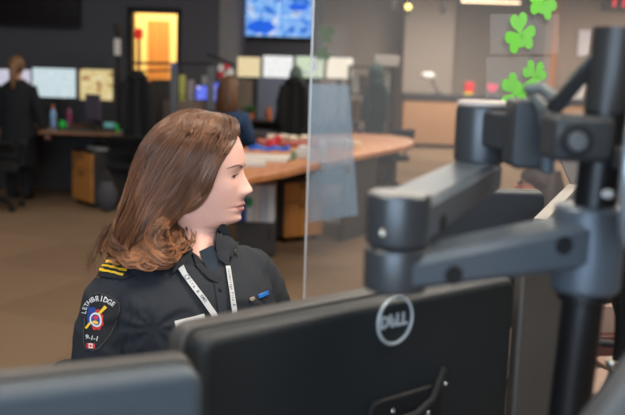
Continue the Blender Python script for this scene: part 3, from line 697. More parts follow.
for px, c, lab, w_ in ((470, (200, 40, 50), 'red gift box with yellow stripe on the far counter', .2), (493, (226, 70, 110), 'pink heart-shaped decoration on the far counter', .17)):
    t = thing('gift_box' if px == 470 else 'heart_decoration', lab, 'decoration', (counter_item(px), YC + .15, zl))
    if px == 470:
        MB().box((0, 0, .13), (w_, .16, .26)).build('box_body', mat('red_box', c, .5), t, bevel=.03); MB().box((-.02, -.085, .03), (w_ * .9, .01, .05)).build('stripe', mat('yellow_stripe', (200, 190, 60), .5), t)
    else:
        hp = [(math.sin(a) ** 3 * .11, (13 * math.cos(a) - 5 * math.cos(2 * a) - 2 * math.cos(3 * a) - math.cos(4 * a)) / 16 * .11) for a in [2 * PI * k / 32 for k in range(32)]]
        MB().plate(hp, (0, 0, .16), (1, 0, 0), (0, 0, 1), .05).build('heart', mat('pink_heart', c, .5), t, bevel=.01); MB().box((0, -.02, .01), (.12, .1, .02)).cyl((0, -.02, 0), (0, -.02, .08), .012).build('foot', DARKC, t)
# white planter with leaves near the pole
t = thing('potted_plant', 'leafy plant in a white pot seen behind the diagonal strut', 'plant', (counter_item(580), YC + .2, zl))
MB().lathe([(.13, 0), (.2, .34), (.17, .34)], n=18).build('pot', WHITE, t)
lf = MB()
for k in range(22):
    a = k * 2.4; L = .1 + .2 * random.random(); d = Vector((math.cos(a), math.sin(a), 0)); tip = d * L + Vector((0, 0, .5 + L * .4)); mid = d * L * .5 + Vector((0, 0, .42)); s_ = Vector((-d.y, d.x, 0)) * .03
    lf.add([(0, 0, .3), mid + s_, tip, mid - s_, mid + Vector((0, 0, .01))], [(0, 1, 4), (1, 2, 4), (2, 3, 4), (3, 0, 4)])
lf.build('foliage', mat('olive_leaf', (120, 140, 80), .5), t)
# wall notices and red clock
def notice(label, px0, px1, py0, py1, Y, m, name='notice', cat='notice', group=None):
    a, b = Wy(px0, py1, Y), Wy(px1, py0, Y)
    return tag(MB().box(((a.x + b.x) / 2, Y, (a.z + b.z) / 2), (b.x - a.x, .02, b.z - a.z)).build(name, m, None), label, cat, group)
notice('white notice on the brown wall left of the pole top', 577, 592, 30, 56, 18.52, mat('notice_white', (205, 200, 208), .8))
notice('tall orange wood panel on the brown wall beside the green shamrocks', 548, 561, 0, 88, 18.52, mat('orange_wood_panel', (176, 118, 76), .6), 'wood_panel', 'panel')
ck = thing('digital_clock', 'wall clock with glowing red digits at the top right corner', 'clock', Wy(622, 2, 18.4))
o_ = Wy(624, 1, 18.5)
MB().box((o_.x + .05, 18.5, o_.z), (.95, .08, .42)).build('clock_case', DARKC, ck, True, bevel=.01)
rd = MB()
for dx_ in (-.22, -.02, .18, .34): rd.bar((o_.x + dx_, 18.44, o_.z - .13), (o_.x + dx_ + .02, 18.44, o_.z + .13), .045, .01, (0, 1, 0))
rd.build('red_digits', mat('red_led', (230, 50, 60), .4, emit=(235, 45, 60), es=1.2), ck, True)
# small green shamrocks on far pane handled below

# ---------------------------------------------------------------- curved table
TZ = .74
P2 = lambda px, py, z=TZ: (Wz(px, py, z).x, Wz(px, py, z).y)
edge = [P2(205, 184), P2(230, 181), P2(252, 177), P2(280, 172), P2(310, 165.5), P2(345, 158), P2(380, 151), P2(405, 146), P2(413, 143), P2(414, 140), P2(408, 137.5), P2(390, 135), P2(360, 133.5), P2(325, 134), P2(300, 137), P2(270, 142), P2(235, 150), P2(205, 160)]
cur = poly_desk('curved_table', 'large curved beech table with items, in the middle distance', 'table', edge, TZ, .045, WOODT)
MB()
ct_c = Vector(cur.location)
for (px, py, w_, d_, rz) in ((357, 236, .05, .6, -.5), (371, 178, .5, .04, .5),):
    p = Wz(px, py, 0) if py > 200 else Wz(375, 205, 0)
    MB().box((p.x, p.y, (TZ - .05) / 2), (w_, d_, TZ - .05), rz=rz).build('leg_panel', DARKC, cur, True, bevel=.004)
# leg on the left
p = Wz(262, 236, 0); MB().bar((p.x, p.y + .1, 0.02), (p.x - .1, p.y - .1, TZ - .04), .05, .03).build('leg', RUBB, cur, True)
pa, pb = Wz(284, 244, 0), Wz(323, 240, 0); dv = pb - pa; rzp = math.atan2(dv.y, dv.x) ; nrm = Vector((-dv.y, dv.x, 0)).normalized(); ctr = (pa + pb) / 2 + nrm * .3
pedestal('dark-sided drawer pedestal with light wood front under the curved table', (ctr.x, ctr.y, 0), rzp, dv.length, .55, .52, WOODO, 'wood-fronted drawer pedestals')
# open low cabinet with binders
cb = Wz(262, 257, 0); cw = .30
CBH = .265
lc = thing('low_cabinet', 'low dark cabinet with white binders on top, under the curved table', 'cabinet', (cb.x - .06, cb.y + .2, 0), .05)
MB().box((0, 0, .1375), (cw, .4, .255)).build('carcass', DARKC, lc, bevel=.004)
MB().box((0, -.205, .135), (cw - .02, .012, .23)).build('door', DARKC, lc, bevel=.003); MB().box((.1, -.216, .18), (.012, .012, .08)).build('door_handle', RUBB, lc)
bx = cb.x - .06
for k, (w_, m_, lab) in enumerate(((.06, mat('blue_spine', (50, 84, 160), .6), 'blue binder, leftmost on the low dark cabinet'), (.055, WHITE, 'white binder with green mark on the low dark cabinet'), (.05, mat('ivory_spine', (214, 206, 192), .7), 'ivory binder in the middle of the low dark cabinet'), (.05, mat('grey_spine', (190, 192, 196), .7), 'pale grey binder right of the ivory binder'), (.06, mat('silver_spine', (208, 210, 214), .7), 'rightmost silver binder on the low dark cabinet'))):
    b_ = MB().box((bx - .13 + sum((.06, .055, .05, .05, .06)[:k]) + w_ / 2, cb.y + .13, CBH + .145), (w_ * .94, .24, .285)).build('file_binder', m_, None, bevel=.003)
    tag(b_, lab, 'binder', 'binders on the low cabinet')
    if k == 1:
        MB().sph((bx - .045, cb.y + .01, .42), .03, (.8, .25, 1.5), 8).build('green_mark', mat('green_mark', (50, 150, 80), .5), b_)

# things on the curved table
def on_table(px, py): p = Wz(px, py, TZ); return p
p = on_table(258, 160)
tag(MB().box((p.x, p.y, TZ + .009), (.42, .34, .018), rz=.1).box((p.x + .05, p.y + .1, TZ + .022), (.4, .3, .008), rz=-.1).build('paper_stack', mat('cream_papers', (214, 206, 196), .8), None), 'spread pile of pale papers on the curved table behind the blue ribbon', 'papers')
p = on_table(248, 166)
tag(MB().box((p.x - .0, p.y, TZ + .0175), (.24, .18, .035), rz=.15).build('cardboard_box', mat('white_card', (205, 200, 194), .8), None, bevel=.005), 'flat pale box nearest the woman on the curved table', 'box')
p = on_table(270, 156)
rb = MB()
rb.tube([(p.x - .16, p.y - .1, TZ + .06), (p.x - .1, p.y - .13, TZ + .08), (p.x - .03, p.y - .1, TZ + .06), (p.x + .04, p.y - .12, TZ + .075), (p.x + .1, p.y - .08, TZ + .06), (p.x + .15, p.y - .1, TZ + .08)], [.014, .02, .014, .02, .015, .024], 8)
tag(rb.build('ribbon', mat('bright_blue_cloth', (24, 104, 214), .5), None), 'bright blue crumpled ribbon lying on papers on the curved table', 'ribbon')
p = on_table(292, 146)
t = thing('serving_tray', 'red tray with pale goods on the curved table', 'tray', (p.x, p.y, TZ), .1)
MB().prism(rrect(.62, .3, .05), 0, .02).build('tray_base', mat('dull_red', (170, 96, 88), .6), t, bevel=.004)
MB().prism(rrect(.64, .32, .05), .02, .05).build('tray_rim', mat('dull_red_rim', (176, 100, 92), .6), t, bevel=.006)
for k, (dx_, dy_) in enumerate(((-.18, 0), (-.08, .05), (0, -.04), (.12, .03))):
    tag(MB().box((p.x + dx_, p.y + dy_, TZ + .05 + .025), (.1, .08, .05), rz=k).build('snack_pack', mat('snack_pale', (214, 204, 184), .7), None, bevel=.015), 'pale snack pack lying in the red tray', 'snack pack', 'snack packs in the red tray')
p = on_table(275, 150)
tag(MB().sph((p.x - .03, p.y, TZ + .05), .05, n=10).sph((p.x + .02, p.y + .03, TZ + .09), .04, n=10).build('red_bow', RED, None), 'red bow at the left end of the red tray', 'bow')
p = on_table(303, 158)
tag(MB().box((p.x, p.y, TZ + .03), (.14, .1, .06), rz=.3).sph((p.x, p.y, TZ + .075), .04, (1.2, 1, .7), 8).build('tissue_pack', WHITE, None, bevel=.006), 'white tissue pack left of the clear screen edge', 'tissue pack')
p = on_table(297, 160)
tag(MB().box((p.x - .03, p.y, TZ + .035), (.04, .07, .07)).build('sticky_note_pad', mat('sage_green', (120, 150, 120), .7), None), 'sage green block beside the white tissue pack', 'note block')
p = on_table(321.5, 156)
t = thing('pump_bottle', 'white pump bottle standing on the curved table', 'bottle', (p.x, p.y, TZ))
MB().lathe([(.036, 0), (.038, .01), (.038, .1), (.026, .115), (.012, .12)], n=18).build('bottle_body', WHITE, t)
MB().lathe([(.016, .12), (.016, .145), (.008, .15), (.008, .165)], n=12).bar((0, 0, .165), (-.03, 0, .165), .014, .012).build('pump', WHITE, t)
for px, py, s_, lab in ((341, 149, .13, 'white tissue box on the curved table right of the pump bottle'), (352, 148.5, .1, 'small cream box right of the white tissue box')):
    p = on_table(px, py)
    tag(MB().box((p.x, p.y, TZ + s_ * .33), (s_ * 1.6, s_, s_ * .66), rz=.1).build('tissue_box', WHITE if s_ > .12 else mat('cream_box', (226, 206, 170), .7), None, bevel=.006), lab, 'box')

# added blue panel on the table edge, standing in for a reflection
def clear(name, col, alpha, rough=.08, spec=.5):
    m = bpy.data.materials.new(name); m.use_nodes = True; nt = m.node_tree; nt.nodes.clear()
    out = nt.nodes.new('ShaderNodeOutputMaterial'); tr = nt.nodes.new('ShaderNodeBsdfTransparent'); pb = nt.nodes.new('ShaderNodeBsdfPrincipled')
    pb.inputs['Base Color'].default_value = (*srgb(col), 1); pb.inputs['Roughness'].default_value = rough; pb.inputs['Specular IOR Level'].default_value = spec
    n = nt.nodes.new('ShaderNodeTexNoise'); n.inputs['Scale'].default_value = 1.5
    mr = nt.nodes.new('ShaderNodeMapRange'); mr.inputs[3].default_value = alpha * .9; mr.inputs[4].default_value = alpha * 1.1
    mx = nt.nodes.new('ShaderNodeMixShader'); nt.links.new(n.outputs['Fac'], mr.inputs[0]); nt.links.new(mr.outputs[0], mx.inputs[0])
    nt.links.new(tr.outputs[0], mx.inputs[1]); nt.links.new(pb.outputs[0], mx.inputs[2]); nt.links.new(mx.outputs[0], out.inputs[0])
    return m
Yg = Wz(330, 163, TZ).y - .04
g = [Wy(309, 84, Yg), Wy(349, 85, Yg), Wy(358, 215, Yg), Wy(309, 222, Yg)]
gs = thing('reflection_panel', 'translucent blue-grey panel standing in for a reflection, at the curved table edge', 'screen', (g[3].x, Yg, g[3].z))
MB().plate([(q.x, q.z) for q in g], (0, Yg, 0), (1, 0, 0), (0, 0, 1), .006).build('panel', clear('blue_reflection_sheet', (150, 184, 212), .42, .25), gs, True, smooth=False)
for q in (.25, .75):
    xx = g[3].x + (g[2].x - g[3].x) * q; MB().box((xx, Yg + .03, TZ - .02), (.03, .09, .075)).build('clamp', STEEL, gs, True, bevel=.003)  # invented clamps that hold the added panel
p = Wz(338, 226, 0)
t = thing('crumpled_paper', 'crumpled white cloth on the floor below the blue reflection panel', 'cloth', (p.x, p.y, 0))
pb_ = MB()
for k in range(5): pb_.sph((-.1 + k * .05, random.uniform(-.02, .02), .03), .035, (1.2, 1, .8), 8)
pb_.build('cloth_folds', WHITE, t)
p = Wz(352, 224, 0)
office_chair('black office chair under the right part of the curved table', (p.x + .12, p.y + .6, 0), 2.6, BLKF, .42, .2, 'black office chairs')

# ---------------------------------------------------------------- big clear acrylic screen with shamrocks
E0 = Wy(307, 200, 2.35); E1 = Wy(640, 100, 3.1)
gz0, gz1 = .72, 2.05
base0 = Vector((E0.x, E0.y, 0)); base1 = Vector((E1.x, E1.y, 0)); gd = (base1 - base0).normalized(); gn = Vector((gd.y, -gd.x, 0)); GL = (base1 - base0).length
as_ = thing('acrylic_screen', 'large clear acrylic screen with a bright vertical edge beside the woman', 'screen', base0)
CLEAR = clear('clear_acrylic', (214, 216, 220), .055, .06)
MB().plate([(0, gz0), (GL, gz0), (GL, gz1), (0, gz1)], base0, gd, (0, 0, 1), .006).build('pane', CLEAR, as_, True, smooth=False)
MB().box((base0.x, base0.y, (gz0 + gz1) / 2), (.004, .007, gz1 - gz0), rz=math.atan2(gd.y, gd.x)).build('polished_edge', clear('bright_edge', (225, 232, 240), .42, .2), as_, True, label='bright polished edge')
for q in (.12, .5, .88):
    c = base0 + gd * GL * q; MB().box((c.x, c.y, gz0 - .015), (.08, .06, .04), rz=math.atan2(gd.y, gd.x)).cyl((c.x, c.y, 0.0), (c.x, c.y, gz0 - .03), .015).cyl((c.x, c.y, 0), (c.x, c.y, .01), .09).build('foot', DARKC, as_, True)
def glass_pt(px, py, off=.004):
    r = ray(px, py); t_ = (base0 - CAM).dot(gn) / r.dot(gn); return CAM + r * t_ + gn * off
SHG = mat('shamrock_green_foil', (112, 200, 74), .55, noise=.1)
def shamrock(label, px, py, size, rot, m=SHG, pt=None, ax=None, nn=None):
    c = pt if pt is not None else glass_pt(px, py); ax = ax or gd; azz = Vector((0, 0, 1))
    t = thing('shamrock_sticker', label, 'sticker', c, 0, 'green shamrock stickers')
    def heart(cx_, cy_, a, s):
        out = []
        for k in range(28):
            q = 2 * PI * k / 28
            hx = math.sin(q) ** 3 * s; hy = (13 * math.cos(q) - 5 * math.cos(2 * q) - 2 * math.cos(3 * q) - math.cos(4 * q)) / 16 * s + s * .95
            out.append((cx_ + hx * math.cos(a) - hy * math.sin(a), cy_ + hx * math.sin(a) + hy * math.cos(a)))
        return out
    nn = nn or gn
    for k in range(3):
        MB().plate(heart(0, 0, rot + (k - 1) * 2 * PI / 3 * .95, size * .36), c + nn * (.0006 * k), ax, azz, .0012 if nn.dot(ax.cross(azz)) > 0 else -.0012).build('leaf', m, t, True, smooth=False)
    sa = rot + PI; d2 = Vector((-math.sin(sa), math.cos(sa))); n2 = Vector((d2.y, -d2.x))
    pts_ = [n2 * -.008, n2 * .008, d2 * size * .4 + n2 * .012, d2 * size * .4 - n2 * .012]
    MB().plate([tuple(q) for q in pts_], c, ax, azz, .0012).build('stem', m, t, True, smooth=False)
    return t
shamrock('large green shamrock sticker, middle one on the clear screen', 519, 34, .105, .25)
shamrock('green shamrock sticker cut by the top of the picture', 542, 1, .1, -.2)
shamrock('green shamrock sticker just above the grey arm knuckle, higher of a close pair', 533, 76, .085, .9)
shamrock('green shamrock sticker just above the grey arm knuckle, lower of a close pair', 513, 93, .1, 2.6)
# small distant ones on a further pane
fy = 11.2
fg = thing('acrylic_screen', 'smaller distant clear acrylic screen with two small shamrocks beside the television', 'screen', (Wy(325, 0, fy).x, fy, 0))
a, b = Wy(317, 20, fy), Wy(349, 20, fy)
MB().box(((a.x + b.x) / 2, fy, 1.4), (b.x - a.x, .006, 1.3)).build('pane', CLEAR, fg, True, smooth=False)
MB().box(((a.x + b.x) / 2, fy, .375), (b.x - a.x, .05, .75)).build('stand', DARKC, fg, True)
shamrock('small distant shamrock sticker pointing left, upper of two beside the television', 0, 0, .19, 1.2, mat('dull_green', (70, 130, 60), .6), Wy(326.5, 34, fy - .01), Vector((1, 0, 0)), Vector((0, -1, 0)))
shamrock('small distant shamrock sticker, lower of two beside the television', 0, 0, .16, 0, mat('dull_green', (70, 130, 60), .6), Wy(323.5, 54, fy - .01), Vector((1, 0, 0)), Vector((0, -1, 0)))
# paper sheets taped on the pane
SHEET = clear('translucent_sheet', (196, 196, 198), .10, .5)
for (a_, b_, c_, d_, lab) in ((492, 561, 14, 54, 'large translucent sheet taped to the clear screen behind the middle shamrock'), (488, 552, 57, 98, 'translucent sheet taped low on the clear screen behind the close pair of shamrocks')):
    q = [glass_pt(a_, c_, -.008), glass_pt(b_, c_, -.008), glass_pt(b_, d_, -.008), glass_pt(a_, d_, -.008)]
    c0_ = q[3]
    tag(MB().plate([((k - c0_).dot(gd), k.z - c0_.z) for k in q], c0_, gd, (0, 0, 1), .0008).build('taped_sheet', SHEET, None, smooth=False), lab, 'sheet')

# ---------------------------------------------------------------- console desk in front (hidden mostly, carries monitors and pole)
dk = thing('console_desk', 'grey console desk carrying the foreground monitors and arm pole', 'desk', (.3, 1.1, 0))
poly = [(-1.0, .42), (1.25, .42), (1.25, 2.25), (.45, 2.25), (.25, 1.55), (.1, 1.32), (-1.0, 1.32)]
MB().prism(poly, .70, .73).build('desktop', DESKM, dk, True, bevel=.005)
for (x, y, sx, sy) in ((-.95, .85, .04, .7), (1.2, 1.3, .04, 1.6), (.3, .46, 1.2, .03)): MB().box((x, y, .35), (sx, sy, .70)).build('leg_panel', DARKC, dk, True)

def front_monitor(label, corner, wdir, width, height, thick, top_z, name='computer_monitor', case=CASE, roundr=.018, stand=True):
    """corner: xy of the camera-side back face, left end. wdir: unit xy to the right. back face normal points to camera"""
    wd = Vector((wdir[0], wdir[1], 0)).normalized(); nb = Vector((wd.y, -wd.x, 0))
    c = Vector((corner[0], corner[1], 0)) + wd * width / 2
    t = thing(name, label, 'monitor', (c.x, c.y, .73))
    zc_ = top_z - height / 2; o = Vector((c.x, c.y, zc_))
    MB().plate(rrect(width, height, roundr, 6), o - nb * (thick - .018), wd, (0, 0, 1), 0) if False else None
    # plate extrudes along wd x z = nb
    MB().plate(rrect(width, height, roundr, 6), o - nb * thick, wd, (0, 0, 1), thick * .42).build('front_frame', CASE_EDGE, t, True, bevel=.003)
    MB().plate(rrect(width - .004, height - .004, roundr, 6), o - nb * thick * .58, wd, (0, 0, 1), thick * .58).build('back_cover', case, t, True, bevel=.010, seg=4)
    MB().plate(rrect(width - .03, height - .03, .004, 3), o - nb * (thick + .001), wd, (0, 0, 1), .003).build('screen', S_WHITE, t, True, smooth=False)
    if stand:
        MB().box((c.x + nb.x * .03, c.y + nb.y * .03, (.74 + zc_) / 2), (.06, .03, zc_ - .74), rz=math.atan2(wd.y, wd.x)).build('stand', BLACKP, t, True, bevel=.004)
        MB().prism([(c.x + q[0] * wd.x + q[1] * nb.x, c.y + q[0] * wd.y + q[1] * nb.y) for q in rrect(.24, .2, .03)], .73, .745).build('base', BLACKP, t, True)
    return t, o, wd, nb

# big centre monitor: back face through these pixels
phi = math.radians(40); wd = Vector((math.cos(phi), math.sin(phi), 0))
LZ = .95
lg = Wy(394.5, 320, LZ)                       # emblem centre
nbv = Vector((wd.y, -wd.x, 0))
def on_plane(px, py):
    r = ray(px, py); k = (lg - CAM).dot(nbv) / r.dot(nbv); return CAM + r * k
cl, crn = on_plane(200, 343), on_plane(519, 270)
topz = (cl.z + crn.z) / 2
width = (Vector((crn.x, crn.y)) - Vector((cl.x, cl.y))).length
MN, o0, wdv, nb = front_monitor('large black monitor seen from behind with round silver emblem', (cl.x, cl.y), (wd.x, wd.y), width, .335, .058, topz, stand=False)
EMB = mat('silver_emblem', (196, 204, 206), .35, .3)
R_ = .0288
ring = MB(); rr_ = []
for k in range(49):
    a = 2 * PI * k / 48; rr_.append(lg + nb * .0015 + wdv * (R_ - .0018) * math.cos(a) + Vector((0, 0, 1)) * (R_ - .0018) * math.sin(a))
ring.tube(rr_, .0018, 8)
em = ring.build('emblem_ring', EMB, MN, True)
tb = MB()
for ch, x, rot in (('D', -.0162, 0), ('E', -.0056, math.radians(38)), ('L', .0062, 0), ('L', .0154, 0)):
    vs, fs = text_mesh(ch, .0195, .0008, .0006)
    mx_, mn_ = max(v.x for v in vs), min(v.x for v in vs); cx_ = (mx_ + mn_) / 2
    my_, ny_ = max(v.y for v in vs), min(v.y for v in vs); cy_ = (my_ + ny_) / 2
    sx_ = .88 if ch != 'D' else .95
    out = []
    for v in vs:
        a_, b_ = (v.x - cx_) * sx_, v.y - cy_
        a_, b_ = a_ * math.cos(rot) - b_ * math.sin(rot), a_ * math.sin(rot) + b_ * math.cos(rot)
        out.append(lg + nb * (.0012 + v.z) + wdv * (a_ + x) + Vector((0, 0, 1)) * b_)
    tb.add(out, fs)
tb.build('emblem_letters', EMB, MN, True, smooth=False)
# mount on the back near the bottom
mc = on_plane(402, 436)
MP = thing('monitor_mount', 'black mounting bracket with bright screws at the back of the large monitor', 'bracket', (mc.x, mc.y, .73))
Z_ = Vector((0, 0, 1))
MB().plate(rrect(.12, .11, .012), mc + nb * .001, wdv, Z_, .006).build('mount_plate', RUBB, MP, True, bevel=.002)
rc = []
for k in range(25):
    a = PI * k / 24; rc.append(mc + nb * .018 + wdv * (.028 * math.cos(a)) + Z_ * (.005 + .022 * math.sin(a)))
MB().tube(rc, .005, 10).build('pivot_ring', RUBB, MP, True)
MB().tube([mc + nb * .012 + wdv * -.055 + Z_ * .02, mc + nb * .02 + wdv * -.03 + Z_ * .032, mc + nb * .022 + wdv * .0 + Z_ * .034, mc + nb * .018 + wdv * .03 + Z_ * .045, mc + nb * .01 + wdv * .055 + Z_ * .075], .0045, 8).build('cable', RUBB, MP, True)
for (a_, b_) in ((-.018, .026), (.016, .032), (-.042, .048), (.044, .062)):
    MB().sph(mc + nb * .024 + wdv * a_ + Z_ * b_, .0024, n=8).build('screw', STEEL, MP, True)
MB().cyl(mc + nb * .006, mc + nb * .05, .025).bar(mc + nb * .05, Vector((mc.x + nb.x * .05, mc.y + nb.y * .05, .74)), .04, .02, nb).prism([(mc.x + nb.x * .05 + q[0], mc.y + nb.y * .05 + q[1]) for q in rrect(.16, .12, .02)], .73, .745).build('support_arm', RUBB, MP, True)

# bottom-left monitor
A_, B_ = Wz(0, 390, topz), Wz(207, 366, topz)
d2 = (B_ - A_); d2.z = 0; d2.normalize(); st_ = B_ - d2 * .52
CASE2 = mat('slatted_grey_case', (70, 80, 88), .5, bump=.25, bscale=500)
LM, *_ = front_monitor('grey-backed monitor cut by the bottom left corner of the picture', (st_.x, st_.y), (d2.x, d2.y), .52, .32, .05, topz, case=CASE2)
# grooves on its back
gr = MB(); nb2 = Vector((d2.y, -d2.x, 0))
for k in range(9):
    z = topz - .03 - k * .012; gr.bar(Vector((st_.x, st_.y, z)) + d2 * .03 + nb2 * .0005, Vector((st_.x, st_.y, z)) + d2 * .46 + nb2 * .0005, .0015, .003, (0, 0, 1))
gr.build('vent_ribs', CASE2, LM, True, smooth=False)

# monitor right of the large one (grey-brown back)
A_ = Wy(516, 265, 1.12); d3 = Vector((.93, .37, 0)).normalized()
CASE3 = mat('taupe_grey_case', (84, 78, 72), .5, bump=.2, bscale=900)
front_monitor('taupe-grey monitor back between the large monitor and the black pole', (A_.x - .0, A_.y), (d3.x, d3.y), .075, .36, .03, Zof(255, 516, 1.12), case=CASE3, name='computer_monitor') if False else None
tm = thing('computer_monitor', 'taupe-grey monitor back between the large monitor and the black pole', 'monitor', (A_.x + .1, A_.y + .03, .73))
tz = Zof(262, 530, 1.12)
MB().plate(rrect(.115, tz - .80, .008), Vector((A_.x, A_.y, (tz + .80) / 2)) + d3 * .055, d3, Z_, .02).build('back_cover', CASE3, tm, True, bevel=.004)
MB().bar(Vector((A_.x, A_.y, .745)) + d3 * .055 , Vector((A_.x, A_.y, .82)) + d3 * .055 , .05, .02, (0, 1, 0)).prism([(A_.x + .05 + q[0], A_.y + .02 + q[1]) for q in rrect(.14, .12, .02)], .73, .745).build('stand', BLACKP, tm, True)

# dark rounded monitor beyond the arms and an edge-on pale screen
Ym = 1.9
L_, R2 = Wy(405, 196, Ym - .02), Wy(547, 193, Ym)
dd = (Vector((R2.x, R2.y, 0)) - Vector((L_.x, L_.y, 0))).normalized()
SLATE = mat('dark_slate_case', (44, 48, 54), .5)
front_monitor('dark slate monitor back with rounded corner seen between the grey arms', (L_.x, L_.y), (dd.x, dd.y), (Vector((R2.x, R2.y)) - Vector((L_.x, L_.y))).length, .30, .03, Zof(190, 520, Ym), case=SLATE)
ps = thing('tilted_display', 'pale-edged display leaning beside the dark slate monitor', 'display', (Wy(560, 190, 1.7).x, 1.75, .73))
a, b = Wy(540, 222, 1.62), Wy(574, 187, 1.9)
GREYP = mat('pale_grey_edge', (140, 134, 128), .5)
MB().bar(a, b, .024, .012).build('top_edge', GREYP, ps, True)
q0, q1 = Wy(556, 152, 1.95), Wy(580, 152, 1.95); q2, q3 = Wy(578, 186, 1.95), Wy(572, 188, 1.95)
MB().plate([(p.x, p.z) for p in (q0, q1, q2, q3)], (0, 1.95, 0), (1, 0, 0), (0, 0, 1), .01).build('leaf_panel', mat('warm_grey_panel', (128, 120, 114), .6), ps, True)
lowa, lowb = Vector((a.x + .02, a.y, .74)), Vector((b.x + .02, b.y, .74))
v_ = [a, b, Vector((b.x, b.y, .735)), Vector((a.x, a.y, .735))]; off = Vector((.012, -.006, 0))
MB().add([p + off * 0 for p in v_] + [p + off for p in v_], [(0, 1, 2, 3), (7, 6, 5, 4), (0, 4, 5, 1), (1, 5, 6, 2), (2, 6, 7, 3), (3, 7, 4, 0)]).build('side_panel', mat('slate_blue_panel', (92, 94, 104), .6), ps, True, smooth=False)
# dark-haired person far behind
HD = mat('dark_brown_hair', (46, 28, 24), .6)
dp = Wy(541, 172, 3.9)
office_chair('black office chair of the dark-haired person behind the arm', (dp.x, 3.9, 0), 1.2, BLKF, .36, .3, 'black office chairs')
seated_person('dark-haired person partly hidden behind the grey knuckle and pole', (dp.x, 3.9, -.0), 1.2, HD, NAVY, .20, mat('ruddy_skin', (196, 120, 100), .5), 'long', reach=.2, scale=.95)

# ---------------------------------------------------------------- grey monitor arm and pole
def axis_xy(px, py, Y): q = Wy(px, py, Y); return Vector((q.x, q.y, 0))
J1, J2, PO = axis_xy(397, 240, .75), axis_xy(481, 135, .97), axis_xy(583, 300, .80)
def zat(px, py, P_): return Wy(px, py, P_.y).z
# pole
pz = zat(610, 28, PO)
PL = thing('arm_pole', 'thick black vertical pole carrying the grey monitor arms at right', 'pole', (PO.x, PO.y, .73))
PX = lambda z: PO + Vector((1, 0, 0)) * ((z - 1.17) * .04) + Z_ * z
MB().cyl(PX(.735), PX(pz - .004), .0195, n=32).build('tube', POLE, PL, True)
MB().cyl(PX(pz - .004), PX(pz), .018, .015, n=32).build('cap', mat('cap_grey', (120, 120, 118), .5), PL, True)
MB().lathe([(.055, .73), (.055, .742), (.03, .76), (.022, .78)], PO, 28).build('base', POLE, PL, True)
MB().cyl(PO + Z_ * zat(583, 300, PO), PO + Z_ * zat(583, 268, PO), .0245, n=32).build('collar', POLE, PL, True, bevel=.002)
MB().cyl(PX(pz - .075), PX(pz), .0205, n=32).build('upper_sleeve', mat('sleeve_grey', (50, 50, 50), .4), PL, True)

AR = thing('articulated_monitor_mount', 'grey articulated monitor mount with two cylindrical joints across the picture', 'monitor arm', (J1.x, J1.y, 0))
def arm_seg(a, b, z0, z1, w0, w1, name='arm_segment', bev=.006, z0b=None, z1b=None):
    z0b = z0 if z0b is None else z0b; z1b = z1 if z1b is None else z1b
    d = (b - a).normalized(); n_ = Vector((-d.y, d.x, 0)); L = (b - a).length; rings = []
    m = MB()
    for k in range(9):
        u = k / 8; c = a + d * L * u; hw = (w0 + (w1 - w0) * u) / 2; za = z0 + (z0b - z0) * u; zb = z1 + (z1b - z1) * u
        ch = min(.006, hw * .3)
        sec = [(-hw, za + ch), (-hw + ch, za), (hw - ch, za), (hw, za + ch), (hw, zb - ch), (hw - ch, zb), (-hw + ch, zb), (-hw, zb - ch)]
        rings.append([c + n_ * s_ + Z_ * z for s_, z in sec])
    m.loft(rings); return m.build(name, ARM, AR, True, angle=30)
j1top, j1mid, j1bot = zat(397, 192, J1), zat(397, 245, J1), zat(397, 289, J1)
RJ = .0285
ARM2 = mat('joint_dark_grey', (74, 77, 80), .34, .4)
def joint(P_, zb, zt, r, nm, m=ARM2):
    return MB().lathe([(r * .9, zb), (r * .98, zb + .002), (r, zb + .006), (r, zt - .006), (r * .97, zt - .002), (r * .9, zt)], P_, 48).build(nm, m, AR, True, angle=30)
joint(J1, j1mid + .001, j1top, RJ, 'upper_joint_cylinder'); joint(J1, j1bot, j1mid - .001, RJ, 'lower_joint_cylinder')
sc_ = Wy(383, 229, .75); dsc = (Vector((0, 0, 0)) - Vector((J1.x, J1.y, 0))).normalized()
sdir = Matrix.Rotation(-.45, 3, 'Z') @ dsc
spz = sc_.z; MB().sph(Vector((J1.x, J1.y, spz)) + sdir * RJ, .004, n=10).build('screw', STEEL, AR, True)
# upper segment J1 -> J2
ua_top, ua_bot = zat(430, 200, J1), zat(430, 243, J1)
ub_top, ub_bot = zat(500, 163, J2), zat(500, 190, J2)
arm_seg(J1, J2, j1top - .044, j1top - .006, .056, .052, 'upper_arm_segment', z0b=zat(490, 191, J2), z1b=zat(490, 160, J2))
# lower segment J1 -> pole
arm_seg(J1, PO, j1bot + .004, j1mid - .008, .056, .056, 'lower_arm_segment', z0b=zat(595, 262, PO), z1b=zat(595, 216, PO))
zk0, zk1 = zat(600, 290, PO), zat(600, 205, PO)
MB().lathe([(.03, zk0), (.0325, zk0 + .004), (.0325, zk1 - .004), (.03, zk1)], PO, 48).build('pole_collar', ARM, AR, True, angle=30)
# dark ports at segment ends
dl = (PO - J1).normalized(); nl = Vector((dl.y, -dl.x, 0))
for c, z in ((J1 + dl * .043, (j1bot + j1mid) / 2 - .002), (PO - dl * .042, (zat(595, 262, PO) + zat(595, 216, PO)) / 2)):
    MB().cyl(c + nl * .0255 + Z_ * z, c + nl * .0288 + Z_ * z, .0085, n=20).build('cable_port', RUBB, AR, True)
du = (J2 - J1).normalized(); nu = Vector((du.y, -du.x, 0))
c = J1 + du * .04; MB().cyl(c + nu * .0255 + Z_ * (j1top - .030), c + nu * .0288 + Z_ * (j1top - .030), .0085, n=20).build('cable_port', RUBB, AR, True)
